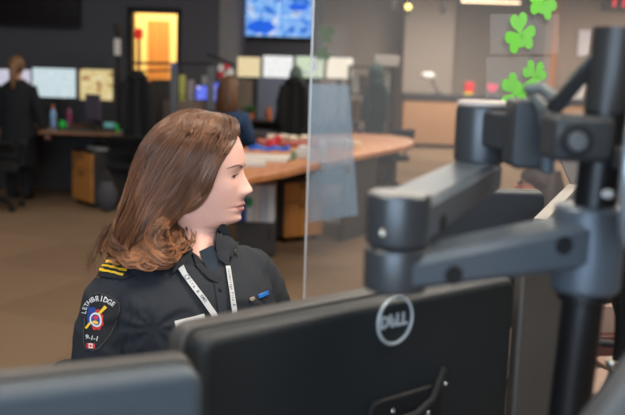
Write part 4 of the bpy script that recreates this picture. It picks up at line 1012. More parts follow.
# second joint
j2top, j2bot = zat(481, 102, J2), zat(481, 162, J2)
joint(J2, j2bot, j2top - .004, .029, 'far_joint_cylinder')
MB().lathe([(.0285, j2top - .004), (.0285, j2top), (.024, j2top + .002)], J2, 40).build('joint_cap', mat('pale_cap', (186, 176, 168), .5), AR, True)
# knuckle block, prongs
kx = Wy(522, 130, .9)
kt, kb = zat(520, 98, kx), zat(520, 166, kx)
kd = Vector((1, .0, 0))
KB = MB(); KB.plate(rrect(.030, kt - kb, .008), Vector((kx.x - .002, .915, (kt + kb) / 2)), (1, 0, 0), (0, 0, 1), .05)
KB.build('knuckle_block', ARMD, AR, True, bevel=.004)
MB().plate(rrect(.012, (kt - kb) * .98, .005), Vector((kx.x + .016, .90, (kt + kb) / 2 - .003)), (1, 0, 0), (0, 0, 1), .055).build('knuckle_side', ARM, AR, True, bevel=.003)
MB().bar(J2 + Z_ * ((kt + kb) / 2), Vector((kx.x, .9, (kt + kb) / 2)), .03, .04).build('knuckle_link', ARMD, AR, True, bevel=.004)

# tilt bracket clamped to the pole
BR = thing('tilt_bracket', 'dark grey clamp bracket with round bolt on the pole', 'bracket', (PO.x, PO.y, 1.2))
xa, xb = Wy(546, 138, .80), Wy(606, 138, .80); bt, bb = Zof(114, 575, .8), Zof(160, 575, .8)
MB().box(((xa.x + xb.x) / 2, .80, (bt + bb) / 2), (xb.x - xa.x, .055, bt - bb)).build('bracket_body', ARMD, BR, True, bevel=.006)
bc = Wy(576, 141, .77)
MB().cyl(bc + Vector((0, .002, 0)), bc + Vector((0, -.004, 0)), .0145, n=28).build('bolt_seat', RUBB, BR, True)
MB().cyl(bc, bc + Vector((0, -.008, 0)), .0095, .008, n=24).build('bolt', mat('grey_bolt', (104, 106, 108), .4, .3), BR, True)
# prongs at the left end (the small lever above the knuckle)
pr = MB(); pr.tube([Wy(524, 89, .84), Wy(540, 88, .84), Wy(552, 96, .83), Wy(556, 112, .82)], [.004, .006, .006, .004], 12).tube([Wy(530, 92, .86), Wy(543, 108, .85), Wy(548, 135, .83), Wy(551, 150, .82)], [.004, .006, .006, .004], 12)
pr.build('clamp_lever', mat('lever_grey', (92, 98, 98), .45, .1), BR, True)
MB().bar(Wy(601, 52, .8), Wy(551, 112, .82), .014, .012, (0, 1, 0)).build('diagonal_strut', POLE, BR, True, bevel=.002)
# tall oval plate at the right edge
OP = thing('oval_joint_plate', 'tall oval bluish metal plate cut by the right picture edge', 'plate', (Wy(624, 170, .72).x, .72, 1.2))
oc = Wy(637, 166, .70); axx = Vector((.45, .89, 0)).normalized()
MB().plate([(.058 * math.cos(q), .064 * math.sin(q)) for q in [2 * PI * k / 48 for k in range(48)]], oc, axx, Z_, .011).build('plate_body', mat('bluish_metal', (112, 124, 134), .35, .4), OP, True, bevel=.004, angle=30)
MB().plate([(.044 * math.cos(q), .05 * math.sin(q)) for q in [2 * PI * k / 48 for k in range(48)]], oc, axx, Z_, -.006).build('inner_disc', ARMD, OP, True, bevel=.003)
rm = [oc + axx * .058 * math.cos(2 * PI * k / 48) + Z_ * .064 * math.sin(2 * PI * k / 48) for k in range(49)]
MB().tube(rm, .0045, 10).build('plate_rim', mat('rim_metal', (176, 188, 198), .3, .6), OP, True)
MB().bar(oc + Vector((.01, .02, 0)), PO + Z_ * oc.z + Vector((.02, 0, 0)), .02, .02).build('plate_link', ARMD, OP, True, bevel=.003)
sx_ = Wy(608, 194, .765); MB().sph(sx_, .006, (1, .6, .7), 10).build('white_cap', WHITE, OP, True)

# cables and things at the lower right
BEIGE = mat('pinkish_beige_card', (150, 124, 110), .7)
p = Wz(600, 352, .73)
fx = thing('document_folder', 'pinkish beige open folder standing on the console desk at the right', 'folder', (p.x, p.y, .73), .2)
MB().box((.0, 0, .06), (.10, .03, .12)).build('back_cover', BEIGE, fx, bevel=.003); MB().box((.0, -.05, .03), (.10, .03, .06)).build('front_cover', mat('maroon_card', (70, 38, 34), .6), fx, bevel=.003)
MB().box((0, -.10, .006), (.12, .12, .012)).build('lower_page', BEIGE, fx, bevel=.002)
p = Wz(600, 400, .73)
tag(MB().box((p.x, p.y + .04, .745), (.14, .12, .03), rz=.4).build('notebook', BEIGE, None, bevel=.004), 'pinkish beige notebook low at the right behind the pole', 'notebook')
p = Wy(598, 300, 2.0)
t = thing('wire_figure', 'small silver wire ornament hanging among the cables right of the pole', 'ornament', p)
wr = MB()
for k in range(6):
    a = k * 1.05; wr.tube([p + Vector((math.cos(a) * .008, 0, math.sin(a) * .008)), p + Vector((math.cos(a) * .03, .01, math.sin(a) * .03)), p + Vector((math.cos(a + .6) * .035, 0, math.sin(a + .6) * .04))], .002, 6)
wr.build('wire_loops', STEEL, t, True)
MB().cyl(p, (p.x, p.y, .73), .004, n=8).cyl((p.x, p.y, .73), (p.x, p.y, .74), .03).build('stand', RUBB, t, True)
# dark clutter behind: boxy printer
p = Wz(600, 330, .73)
t = thing('desk_printer', 'dark desk printer behind the folder at the right', 'printer', (p.x + .1, p.y + .05, .73))
MB().box((0, 0.0, .14), (.5, .2, .28)).build('printer_body', BLACKP, t, bevel=.015); MB().box((0, -.11, .1), (.36, .03, .03)).build('paper_slot', RUBB, t); 
CAB = 'black cables hanging beside the pole'
for i, (pts_, r, lab) in enumerate(((((618, 225, .95), (620, 300, .95), (617, 360, .98), (602, 395, 1.0), (578, 412, 1.0), (560, 425, 1.0)), .006, 'black cable running down the right edge and curling left behind the pole'),
                                   (((608, 232, 1.2), (612, 280, 1.2), (625, 330, 1.2)), .008, 'short thick black cable right of the pole collar'),
                                   (((590, 345, 1.1), (600, 343, 1.1), (620, 345, 1.1), (640, 350, 1.1)), .005, 'thin black cable crossing in front of the beige folder'),
                                   (((628, 150, .9), (622, 240, .9), (628, 330, .9), (610, 400, .9), (600, 440, .9)), .005, 'black cable passing behind the oval plate'))):
    P3 = [Wy(a, b, c) for a, b, c in pts_]
    # smooth
    out = []
    for k in range(len(P3) - 1):
        p0 = P3[max(k - 1, 0)]; p1 = P3[k]; p2 = P3[k + 1]; p3 = P3[min(k + 2, len(P3) - 1)]
        for j in range(6):
            u = j / 6; out.append(.5 * ((2 * p1) + (p2 - p0) * u + (2 * p0 - 5 * p1 + 4 * p2 - p3) * u * u + (3 * p1 - p0 - 3 * p2 + p3) * u ** 3))
    out.append(P3[-1]); tag(MB().tube(out, r, 10).build('cable', RUBB, None), lab, 'cable', CAB)
# connector block
p = Wy(611, 364, .97); tag(MB().sph(p, .007, n=10).cyl(p, p + Vector((.03, 0, .004)), .005).build('cable_connector', STEEL, None), 'small bright metal cable connector at the right', 'connector')
# grey device in the bottom right corner
q = [Wy(592, 428, .62), Wy(640, 345, .62)]
t = thing('grey_panel', 'blurred grey panel rising into the bottom right corner', 'panel', (q[0].x + .06, .6, .73))
pa_, pb2 = Wy(585, 425, .6), Wy(645, 345, .6)
MB().plate([(pa_.x, .75), (pa_.x, pa_.z), (pb2.x, pb2.z), (pb2.x + .1, pb2.z), (pb2.x + .1, .75)], (0, .62, 0), (1, 0, 0), (0, 0, 1), .03).build('panel_body', mat('mid_grey_plastic', (98, 98, 98), .6), t, True, bevel=.006)
MB().box((pb2.x + .03, .6, .74), (.2, .1, .02)).build('foot', DARKC, t, True)

#HERO
# ---------------------------------------------------------------- the woman in the dark uniform
ra = math.radians(1.9); yaw = math.radians(5)
HU = Vector((-math.sin(ra), 0, math.cos(ra)))
HF = Vector((math.cos(ra) * math.cos(yaw), -math.sin(yaw), math.sin(ra) * math.cos(yaw))).normalized()
HR = HF.cross(HU).normalized(); HU = HR.cross(HF).normalized()
NAS = Wd(242.5, 169, 1.8); HH = NAS - HF * .095
def hp(r, f, u): return HH + HR * r + HF * f + HU * u
SA = Vector((.84, .543, 0)).normalized(); SB = Vector((SA.y, -SA.x, 0)); S0 = Vector((-.247, 1.725, 0))
def bp_(a, b, z): return S0 + SA * a + SB * b + Vector((0, 0, z))
WM = thing('person', 'woman with shoulder-length wavy brown hair in dark uniform shirt with lanyard, in profile', 'person', (S0.x, S0.y, 0))

def tabf(tb, sm=.0025):
    xs = np.array([t[0] for t in tb][::-1]); ys = np.array([t[1] for t in tb][::-1])
    g = np.linspace(xs[0], xs[-1], 900); v = np.interp(g, xs, ys); k = int(round(sm / (g[1] - g[0]))) or 1
    kern = np.exp(-.5 * (np.arange(-3 * k, 3 * k + 1) / k) ** 2); kern /= kern.sum()
    vp = np.pad(v, 3 * k, mode='edge'); v2 = np.convolve(vp, kern, 'valid')
    return lambda u: float(np.interp(u, g, v2))
f_front = tabf([(.108, .010), (.105, .038), (.097, .060), (.085, .076), (.066, .0866), (.045, .0950), (.025, .0992), (.0125, .1000), (.003, .0962), (0, .0953), (-.010, .0948), (-.03, .0942), (-.0436, .0940), (-.062, .0968), (-.070, .0962), (-.0785, .0935), (-.085, .0935), (-.0955, .0885), (-.103, .0902), (-.109, .0880), (-.1135, .079), (-.117, .064), (-.121, .050), (-.128, .043), (-.15, .039), (-.19, .036), (-.27, .03)])
f_back = tabf([(.108, -.012), (.105, -.045), (.097, -.063), (.08, -.08), (.05, -.091), (.02, -.093), (-.01, -.089), (-.04, -.078), (-.07, -.066), (-.1, -.06), (-.15, -.058), (-.19, -.062), (-.27, -.075)], .006)
f_w = tabf([(.108, .004), (.105, .033), (.097, .051), (.08, .065), (.05, .0735), (.02, .0745), (0, .072), (-.03, .0685), (-.06, .0625), (-.08, .0575), (-.1, .0525), (-.112, .048), (-.122, .0445), (-.15, .045), (-.19, .052), (-.27, .07)], .005)
f_front_s = tabf([(.108, .010), (.105, .038), (.097, .060), (.085, .076), (.066, .0866), (.045, .0950), (.025, .0985), (.0, .0970), (-.03, .0945), (-.06, .0935), (-.09, .0895), (-.105, .0875), (-.1135, .079), (-.117, .064), (-.121, .050), (-.128, .043), (-.15, .039), (-.19, .036), (-.27, .03)], .004)
f_nose = tabf([(.108, 0), (.006, 0), (-.004, .002), (-.015, .0068), (-.03, .0142), (-.040, .0205), (-.0445, .0218), (-.049, .0190), (-.054, .0110), (-.060, .0035), (-.067, 0), (-.27, 0)], .0014)
f_nw = tabf([(.108, .007), (0, .0065), (-.02, .0075), (-.035, .0095), (-.046, .0105), (-.056, .010), (-.27, .010)], .003)
f_exp = tabf([(.108, .95), (.03, .9), (0, .92), (-.05, 1.05), (-.09, 1.22), (-.11, 1.15), (-.125, 1.0), (-.27, 1.0)], .006)
def G(x, s): return math.exp(-.5 * (x / s) ** 2)
def head_pt(th, u):
    """th 0 = front, + towards the camera side; returns (r, f)"""
    c = (f_front(u) + f_back(u)) / 2 * .55; w_ = f_w(u); s, co = math.sin(th), math.cos(th)
    e = f_exp(u)
    if co >= 0:
        r = w_ * math.copysign(abs(s) ** e, s); f = c + (f_front_s(u) - c) * co + (f_front(u) - f_front_s(u)) * G(r, .017)
        ar = abs(r); d = 0
        d += f_nose(u) * G(r, f_nw(u))
        d += .0065 * G(ar - .0135, .0055) * G(u + .049, .0065)                 # nose wings
        d += .0032 * G(u + .0725, .0036) * G(r, .015) + .0034 * G(u + .0835, .0042) * G(r, .014) - .0034 * G(u + .0782, .0016) * G(r, .018)
        d -= .0015 * G(u + .066, .003) * G(r, .003)
        d -= .0055 * G(ar - .027, .0120) * G(u + .011, .0095)                  # eye sockets
        d += .0022 * G(ar - .026, .014) * G(u - .0105, .006)                   # brow ridge
        d += .0028 * G(ar - .044, .013) * G(u + .036, .014)                    # cheek bones
        d -= .001 * G(ar - .026, .004) * G(u + .076, .007)                     # mouth corners
        d += .0020 * G(r, .013) * G(u + .104, .006)
        f += d
    else:
        r = w_ * s; f = c + (c - f_back(u)) * co
    # ears
    k = G(f - .002, .012) * G(u + .014, .020); r += math.copysign(.010 * k, r) if abs(r) > .03 else 0
    return r, f

def build_body():
    us = [.1005 - .0225 * (i / 14) ** 1.3 for i in range(15)]
    us += list(np.linspace(.077, .016, 22)) + list(np.linspace(.0145, -.129, 104)) + list(np.linspace(-.135, -.21, 14))
    ths = []
    n = 150
    for i in range(n):
        q = -1 + 2 * i / n; ths.append(PI * (q * .62 + .38 * q ** 3))     # finer at the front
    rings = []
    for u in us:
        ring = []
        k = max(0, (-.12 - u) / .09)
        for th in ths:
            r, f = head_pt(th, u); p = hp(r, f, u)
            p = p + Vector((.0, -.055, 0)) * k + SB * .0 * k
            ring.append(p)
        rings.append(ring)
    # the trunk below the collar, in the same surface
    for z, a_, b_, cb_ in ((.955, .09, .072, 0), (.94, .13, .085, 0), (.92, .155, .1, .01), (.85, .15, .105, .01), (.75, .135, .1, 0), (.65, .15, .11, 0), (.55, .16, .12, 0)):
        ring = []
        for th in ths:
            # keep the head's angular order, turned into the trunk's frame
            dr = HF * math.cos(th) + HR * math.sin(th); al = math.atan2(dr.dot(SA), dr.dot(SB))
            ring.append(bp_(a_ * math.sin(al), cb_ + b_ * math.cos(al), z))
        rings.append(ring)
    m = MB().loft([r[::-1] for r in rings][::-1])
    return m
body = build_body()
# forearms and hands, grown with a voxel surface
def voxel(mbs, name, size, smooth=3, fac=.5):
    m = MB()
    for k in mbs: m.add(k.v, k.f)
    me = bpy.data.meshes.new(name); me.from_pydata([tuple(v) for v in m.v], [], m.f); o = bpy.data.objects.new(name, me); COL.objects.link(o)
    r = o.modifiers.new('r', 'REMESH'); r.mode = 'VOXEL'; r.voxel_size = size
    s = o.modifiers.new('s', 'SMOOTH'); s.iterations = smooth; s.factor = fac
    dg = bpy.context.evaluated_depsgraph_get(); me2 = bpy.data.meshes.new_from_object(o.evaluated_get(dg)); bpy.data.objects.remove(o)
    return me2
def hand_parts(sx):
    ps = []; W0 = lambda a, b, z: bp_(sx * a, b, z)
    ps.append(MB().tube([W0(.15, 0, .95), W0(.18, .01, .85), W0(.195, .035, .735), W0(.165, .18, .747), W0(.13, .30, .765)], [.04, .036, .034, .032, .024], 16))
    ps.append(MB().tube([W0(.13, .29, .765), W0(.122, .325, .766), W0(.116, .36, .764), W0(.113, .385, .762)], [.022, .03, .036, .034], 14))
    for k, (o_, L) in enumerate(((-.026, .062), (-.009, .075), (.009, .070), (.025, .055))):
        x = .113 + o_ * 1.0; ps.append(MB().tube([W0(x, .37, .764), W0(x + o_ * .15, .385 + L * .45, .772), W0(x + o_ * .2, .385 + L * .8, .762), W0(x + o_ * .2, .385 + L * 1.05, .748)], [.010, .0095, .0085, .007], 10))
    ps.append(MB().tube([W0(.104, .325, .764), W0(.075, .35, .76), W0(.066, .385, .752)], [.012, .011, .009], 10))
    return ps
for sx in (-1, 1):
    me = voxel(hand_parts(sx), 'hand_build', .0035, 3)
    body.add([v.co.copy() for v in me.vertices], [tuple(p.vertices) for p in me.polygons]); bpy.data.meshes.remove(me)
SKINW = mat('woman_skin', (246, 192, 174), .46, sss=.22, noise=.06, nscale=35, bump=.06, bscale=700)
bo = body.build('body', SKINW, WM, True, angle=80)
# eyes, lids, lashes, brows, lips, nostrils
LIDM = mat('eyelid_skin', (236, 182, 164), .5); EYEW = mat('eye_white', (196, 186, 182), .25); IRIS = mat('iris_grey', (64, 68, 66), .2); LASH = mat('lash_dark', (44, 30, 26), .7)
LIPM = mat('lip_rose', (204, 132, 126), .42, noise=.06); BROWM = mat('brow_brown', (146, 108, 88), .8)
for sx in (1, -1):
    ec = (sx * .0262, .0738, -.0125); er = .0106
    em_ = MB(); n_ = 20; gaze = Vector((.0, 1, -.08)).normalized()
    rings = []
    x_ = Vector((1, 0, 0)); z_ = x_.cross(gaze)
    for i in range(1, n_): 
        a = PI * i / n_
        rings.append([hp(*(Vector(ec) + (gaze * math.cos(a) + (x_ * math.cos(q) + z_ * math.sin(q)) * math.sin(a)) * er)) for q in [2 * PI * k / 20 for k in range(20)]])
    em_.loft(rings); eo = em_.build('eye', [EYEW, IRIS, LASH], WM, True)
    for p in eo.data.polygons:
        k = p.index // 20
        p.material_index = 2 if (k < 1 or len(p.vertices) > 4 and p.index == len(eo.data.polygons) - 2) else (1 if k < 3 else 0)
    lid = MB()
    for lo, hi, rr in ((math.radians(15), math.radians(100), .0113), (math.radians(-100), math.radians(-20), .0112)):
        g = []
        for i in range(9):
            el = lo + (hi - lo) * i / 8; row = []
            for k in range(17):
                az = math.radians(-95 + 190 * k / 16)
                # the opening narrows to both corners
                e2 = el
                if i == 0 and lo > 0: e2 = lo * (1 - (abs(az) / 1.7) ** 2 * 1.5)
                if i == 8 and lo < 0: e2 = hi * (1 - (abs(az) / 1.7) ** 2 * 1.6)
                row.append(hp(*(Vector(ec) + Vector((math.sin(az) * math.cos(e2), math.cos(az) * math.cos(e2), math.sin(e2))) * rr)))
            g.append(row)
        vs = [v for r in g for v in r]; fs = [(i * 17 + k, i * 17 + k + 1, (i + 1) * 17 + k + 1, (i + 1) * 17 + k) for i in range(8) for k in range(16)]
        lid.add(vs, fs)
    lid.build('eyelid', LIDM, WM, True)
    la = MB(); path = []
    for k in range(13):
        az = math.radians(-62 + 128 * k / 12); e2 = math.radians(15) * (1 - (abs(az) / 1.7) ** 2 * 1.5)
        path.append(hp(*(Vector(ec) + Vector((math.sin(az) * math.cos(e2), math.cos(az) * math.cos(e2), math.sin(e2))) * .0116)))
    la.tube(path, .0009, 6)
    for k in range(22):
        az = math.radians(-55 + 118 * k / 21); e2 = math.radians(15) * (1 - (abs(az) / 1.7) ** 2 * 1.5)
        d = Vector((math.sin(az) * math.cos(e2), math.cos(az) * math.cos(e2), math.sin(e2)))
        la.tube([hp(*(Vector(ec) + d * .0115)), hp(*(Vector(ec) + d * .0165 + Vector((0, 0, -.0005)))), hp(*(Vector(ec) + d * .0185 + Vector((0, 0, .001))))], [.0004, .0003, .0001], 4)
    la.build('eyelashes', LASH, WM, True)
    br = MB()
    def surf_at(r_t, u):
        lo, hi = 0, PI / 2
        for _ in range(24):
            m_ = (lo + hi) / 2
            if head_pt(m_, u)[0] < r_t: lo = m_
            else: hi = m_
        return head_pt(lo, u)[1]
    for k in range(90):
        s_ = random.random(); rr = .010 + .036 * s_; uu = .0035 + .008 * math.sin(min(1, s_ * 1.25) * PI * .6) - .004 * max(0, s_ - .7) / .3 + random.uniform(-.0018, .0018) * (1 - s_ * .6)
        L = .006; f0 = surf_at(rr, uu) + .0005; r2 = rr + L; u2 = uu + .0012 * (1 - s_ * 2); f1 = surf_at(min(r2, .06), u2) + .0008
        br.tube([hp(sx * rr, f0, uu), hp(sx * r2, f1, u2)], [.00045, .0002], 4)
    br.build('eyebrow', BROWM, WM, True)
    MB().sph(hp(sx * .0068, .1035, -.0545), .0027, (1, 1.3, .6), 8).build('nostril', mat('nostril_dark', (110, 58, 50), .8), WM, True)
lp = MB(); nu_, nv_ = 33, 17; vs = []
for j in range(nv_):
    for i in range(nu_):
        r_ = -.0225 + .045 * i / (nu_ - 1); q = abs(r_) / .0225
        top = -.0675 - .0105 * q ** 1.6 - .0012 * G(r_, .003); bot = -.0885 + .0100 * q ** 2.2
        u = top + (bot - top) * j / (nv_ - 1)
        f_ = surf_at(abs(r_), u); vs.append(hp(r_, f_ + .0007 * (1 - q ** 4) * math.sin(PI * j / (nv_ - 1)) + .0002, u))
lp.add(vs, [(j * nu_ + i, j * nu_ + i + 1, (j + 1) * nu_ + i + 1, (j + 1) * nu_ + i) for j in range(nv_ - 1) for i in range(nu_ - 1)])
lp.build('lips', LIPM, WM, True)

# shirt
def ell(a_, b_, cb_, z, n=64, dip=0, e=2.3):
    out = []
    for k in range(n):
        q = 2 * PI * k / n; s, c = math.sin(q), math.cos(q)
        out.append(bp_(a_ * math.copysign(abs(s) ** (2 / e), s), cb_ + b_ * math.copysign(abs(c) ** (2 / e), c), z - dip * max(0, c) ** 2))
    return out[::-1]
NB = Vector(((HH + Vector((0, -.03, 0)) - S0).dot(SA), (HH + Vector((0, -.03, 0)) - S0).dot(SB), 0))   # neck axis in trunk frame
tor = MB().loft([ell(a_, b_, c_, z, dip=dp) for z, a_, b_, c_, dp in ((.60, .165, .125, 0, 0), (.70, .16, .12, 0, 0), (.78, .156, .118, .005, 0), (.85, .166, .124, .012, 0), (.90, .172, .12, .014, 0), (.94, .172, .110, .01, 0), (.97, .162, .10, .0, .002), (.99, .146, .09, -.005, .008), (1.012, .120, .082, -.008, .020), (1.03, .095, .074, -.008, .038), (1.045, .072, .064, -.008, .055), (1.052, .056, .050, -.010, .066))])
prt = [tor]
for sx in (-1, 1):
    prt.append(MB().tube([bp_(sx * .10, -.002, .970), bp_(sx * .132, 0, .958), bp_(sx * .160, 0, .925), bp_(sx * .177, .005, .87), bp_(sx * .19, .012, .80), bp_(sx * .204, .03, .735), bp_(sx * .20, .09, .728), bp_(sx * .17, .18, .745), bp_(sx * .138, .27, .762)], [.052, .056, .058, .057, .055, .056, .052, .044, .034], 28))
me = voxel(prt, 'shirt', .0055, 8, .6)
from mathutils import noise as mnoise
me.calc_loop_triangles()
for v in me.vertices:
    loc = v.co - S0; a_ = loc.dot(SA); b_ = loc.dot(SB); z = loc.z
    nrm_ = Vector(v.normal)
    arm_ = max(0, min(1, (abs(a_) - .13) / .04))
    w1 = mnoise.noise(Vector((a_ * 9 + 3, b_ * 9, z * 5))) * .005
    w2 = (1 - abs(mnoise.noise(Vector((a_ * 16, b_ * 12 + 7, z * (9 + 10 * arm_)))) * 2)) ** 3 * .0045
    # folds running from the armpit
    side = 1 if a_ > 0 else -1
    da, dz_ = abs(a_) - .12, z - .90
    ang = math.atan2(dz_, -da + 1e-5); rad = math.hypot(da, dz_)
    w3 = math.sin(ang * 9 + rad * 20) * .003 * math.exp(-rad / .07)
    v.co += nrm_ * (w1 + w2 * .8 + w3)
for p in me.polygons: p.use_smooth = True
SHIRT = mat('dark_navy_twill', (33, 38, 46), .82, noise=.08, nscale=300, bump=.35, bscale=1800)
me.materials.clear(); me.materials.append(SHIRT); inv = root_of(WM).inverted(); me.transform(inv)
sh = bpy.data.objects.new('uniform_shirt', me); COL.objects.link(sh); sh.parent = WM; MATX[sh.name] = root_of(WM)
fw = root_of(WM)
BV = BVHTree.FromPolygons([fw @ v.co for v in me.vertices], [tuple(p.vertices) for p in me.polygons])
def hit(px, py, off=0):
    d = ray(px, py).normalized(); loc, n, i, ds = BV.ray_cast(CAM, d)
    if loc is None or ds > 2.3:
        loc, n, i, ds = BV.find_nearest(Wd(px, py, 1.72))
    acc = Vector(n)
    for dx_, dy_ in ((2, 0), (-2, 0), (0, 2), (0, -2)):
        l2, n2, i2, d2_ = BV.ray_cast(CAM, ray(px + dx_, py + dy_).normalized())
        if l2 is not None and d2_ < 2.3: acc += n2
    return loc + acc.normalized() * off
def fan(name, poly, off, thick, m, parent, rings=4, sub=3, label=None):
    P_ = []
    for i in range(len(poly)):
        a, b = poly[i], poly[(i + 1) % len(poly)]
        for k in range(sub): P_.append((a[0] + (b[0] - a[0]) * k / sub, a[1] + (b[1] - a[1]) * k / sub))
    cx_ = sum(p[0] for p in P_) / len(P_); cy_ = sum(p[1] for p in P_) / len(P_); n = len(P_); vs = []; fs = []
    for lay in (off, off + thick):
        vs.append(hit(cx_, cy_, lay))
        for r in range(1, rings + 1): vs += [hit(cx_ + (p[0] - cx_) * r / rings, cy_ + (p[1] - cy_) * r / rings, lay if not (lay > off and r == rings) else off + thick * .6) for p in P_]
    N = 1 + rings * n
    for l_ in (0, 1):
        o_ = l_ * N
        for i in range(n):
            j = (i + 1) % n; t_ = (o_, o_ + 1 + i, o_ + 1 + j); fs.append(t_ if l_ else t_[::-1])
            for r in range(rings - 1):
                q = (o_ + 1 + r * n + i, o_ + 1 + (r + 1) * n + i, o_ + 1 + (r + 1) * n + j, o_ + 1 + r * n + j); fs.append(q if l_ else q[::-1])
    b0_ = 1 + (rings - 1) * n
    for i in range(n):
        j = (i + 1) % n; fs.append((b0_ + i, b0_ + j, N + b0_ + j, N + b0_ + i))
    # orientation is not critical: thin closed pieces
    o = MB().add(vs, fs).build(name, m, parent, True, label=label)
    bm = bmesh.new(); bm.from_mesh(o.data); bmesh.ops.recalc_face_normals(bm, faces=bm.faces); bm.to_mesh(o.data); bm.free()
    return o
def strip(name, path, wpx, off, thick, m, parent, label=None):
    P_ = []
    for i in range(len(path) - 1):
        for k in range(8): P_.append((path[i][0] + (path[i + 1][0] - path[i][0]) * k / 8, path[i][1] + (path[i + 1][1] - path[i][1]) * k / 8))
    P_.append(path[-1]); rings = []
    for i, p in enumerate(P_):
        a, b = P_[max(i - 1, 0)], P_[min(i + 1, len(P_) - 1)]; L = math.hypot(b[0] - a[0], b[1] - a[1]); nx, ny = -(b[1] - a[1]) / L, (b[0] - a[0]) / L
        w_ = wpx[0] + (wpx[1] - wpx[0]) * i / (len(P_) - 1) if isinstance(wpx, tuple) else wpx
        l_, r_ = (p[0] + nx * w_ / 2, p[1] + ny * w_ / 2), (p[0] - nx * w_ / 2, p[1] - ny * w_ / 2)
        rings.append([hit(*l_, off), hit(*r_, off), hit(*r_, off + thick), hit(*p, off + thick), hit(*l_, off + thick)])
    o = MB().loft(rings).build(name, m, parent, True, label=label)
    bm = bmesh.new(); bm.from_mesh(o.data); bmesh.ops.recalc_face_normals(bm, faces=bm.faces); bm.to_mesh(o.data); bm.free()
    return o
def px_text(name, items, off, m, parent):
    """items: (char, px, py, size px, angle rad)"""
    t_ = MB()
    for ch, x, y, s, a in items:
        vs, fs = text_mesh(ch, 1, .012)
        if not vs: continue
        out = []
        for v in vs:
            u_, v_ = v.x * s, v.y * s; out.append(hit(x + u_ * math.cos(a) + v_ * math.sin(a), y + u_ * math.sin(a) - v_ * math.cos(a), off))
        t_.add(out, fs)
    return t_.build(name, m, parent, True, smooth=False)

# open the shirt at the throat
VP = [(180, 233), (186, 245), (196, 257), (204, 263), (212, 259), (217, 252), (219, 238), (222, 226), (200, 218)]
def inpoly(x, y):
    c = False
    for i in range(len(VP)):
        (x1, y1), (x2, y2) = VP[i], VP[i - 1]
        if (y1 > y) != (y2 > y) and x < (x2 - x1) * (y - y1) / (y2 - y1) + x1: c = not c
    return c
def to_px(p): d = p - CAM; z = d.dot(fwd); return CX + FPX * d.dot(RT) / z, CY - FPX * d.dot(UP) / z
bm = bmesh.new(); bm.from_mesh(sh.data); dead = []
for f_ in bm.faces:
    p = fw @ f_.calc_center_median()
    if p.z > .96 and (p - S0).dot(SB) > -.01 and inpoly(*to_px(p)): dead.append(f_)
bmesh.ops.delete(bm, geom=dead, context='FACES'); bm.to_mesh(sh.data); bm.free()
SHD = mat('dark_navy_trim', (27, 31, 38), .85, bump=.3, bscale=1800)
YELS = mat('yellow_braid', (236, 190, 30), .6); TEE = mat('teal_navy_tee', (22, 38, 52), .85)
# collar band round the neck, then two flaps
cbn = MB(); rings = []
for k in range(41):
    al = math.radians(72 + (360 - 144) * k / 40); s_, c_ = math.sin(al), math.cos(al); fr_ = max(0, c_)
    ax_ = bp_(0, -.004, 0); lean = NB * .35
    def rp(r, z): return S0 + SA * (lean.x + r * s_) + SB * (lean.y - .004 + r * c_) + Vector((0, 0, z - .030 * fr_ ** 1.5))
    rings.append([rp(.060, 1.035), rp(.060, 1.072), rp(.064, 1.077), rp(.073, 1.070), rp(.088, 1.040), rp(.090, 1.032), rp(.080, 1.034), rp(.068, 1.05)])
cbn.loft(rings); co = cbn.build('collar', SHD, WM, True)
fan('tee_shirt', [(199, 252), (212, 246), (219, 256), (217, 270), (213, 277), (206, 268)], .001, .002, TEE, WM)
fan('collar_flap', [(166, 247), (180, 240), (193, 252), (184, 266), (173, 276), (170, 262)], .006, .004, SHD, WM, sub=4)
fan('collar_flap', [(217, 231), (226, 231), (238, 240), (236, 247), (230, 256), (226, 268), (219, 262), (216, 248)], .006, .004, SHD, WM, sub=4)
fan('front_edge', [(191, 253), (197, 256), (213, 276), (221, 279), (217, 284), (208, 280), (196, 268)], .003, .003, SHD, WM, sub=4)
strip('placket', [(217, 272), (220, 295), (226, 335)], 9, .001, .002, SHIRT, WM)
for (x, y) in ((219, 291), (223.5, 315)):
    c = hit(x, y, .004); MB().sph(c, .0045, (1, .4, 1), 8).build('shirt_button', SHD, WM, True)
STRAP = mat('grey_white_ribbon', (196, 198, 200), .7); INK = mat('dark_ink', (60, 62, 70), .8)
ly = thing('lanyard', 'grey-white printed lanyard worn over the dark uniform shirt', 'lanyard', (S0.x, S0.y, 1.0))
strip('strap', [(176.5, 262), (183, 275), (193, 288), (203, 301), (212, 314), (218, 326)], (5, 6), .0065, .0015, STRAP, ly)
strip('strap', [(226.5, 268), (228.5, 282), (231, 297), (232.5, 312), (230, 326)], (4.2, 4.6), .0065, .0015, STRAP, ly)
def along(txt, path, size, start, adv, flip=0):
    out = []; L = [0]
    for i in range(len(path) - 1): L.append(L[-1] + math.hypot(path[i + 1][0] - path[i][0], path[i + 1][1] - path[i][1]))
    for k, ch in enumerate(txt):
        s = start + k * adv
        if ch == ' ' or s > L[-1]: continue
        i = max(j for j in range(len(L) - 1) if L[j] <= s); u = (s - L[i]) / (L[i + 1] - L[i]); a, b = path[i], path[i + 1]
        out.append((ch, a[0] + (b[0] - a[0]) * u, a[1] + (b[1] - a[1]) * u, size, math.atan2(b[1] - a[1], b[0] - a[0]) + flip))
    return out
px_text('lettering', along('Fire & EMS', [(183, 275), (193, 288), (203, 301), (212, 314), (218, 326)], 4.3, 8, 2.9), .0088, INK, ly)
px_text('lettering', along('Lethbridge Fire &', [(226.5, 268), (228.5, 282), (231, 297), (232.5, 312), (230, 326)], 3.3, 4, 2.1), .0088, INK, ly)
rg = []
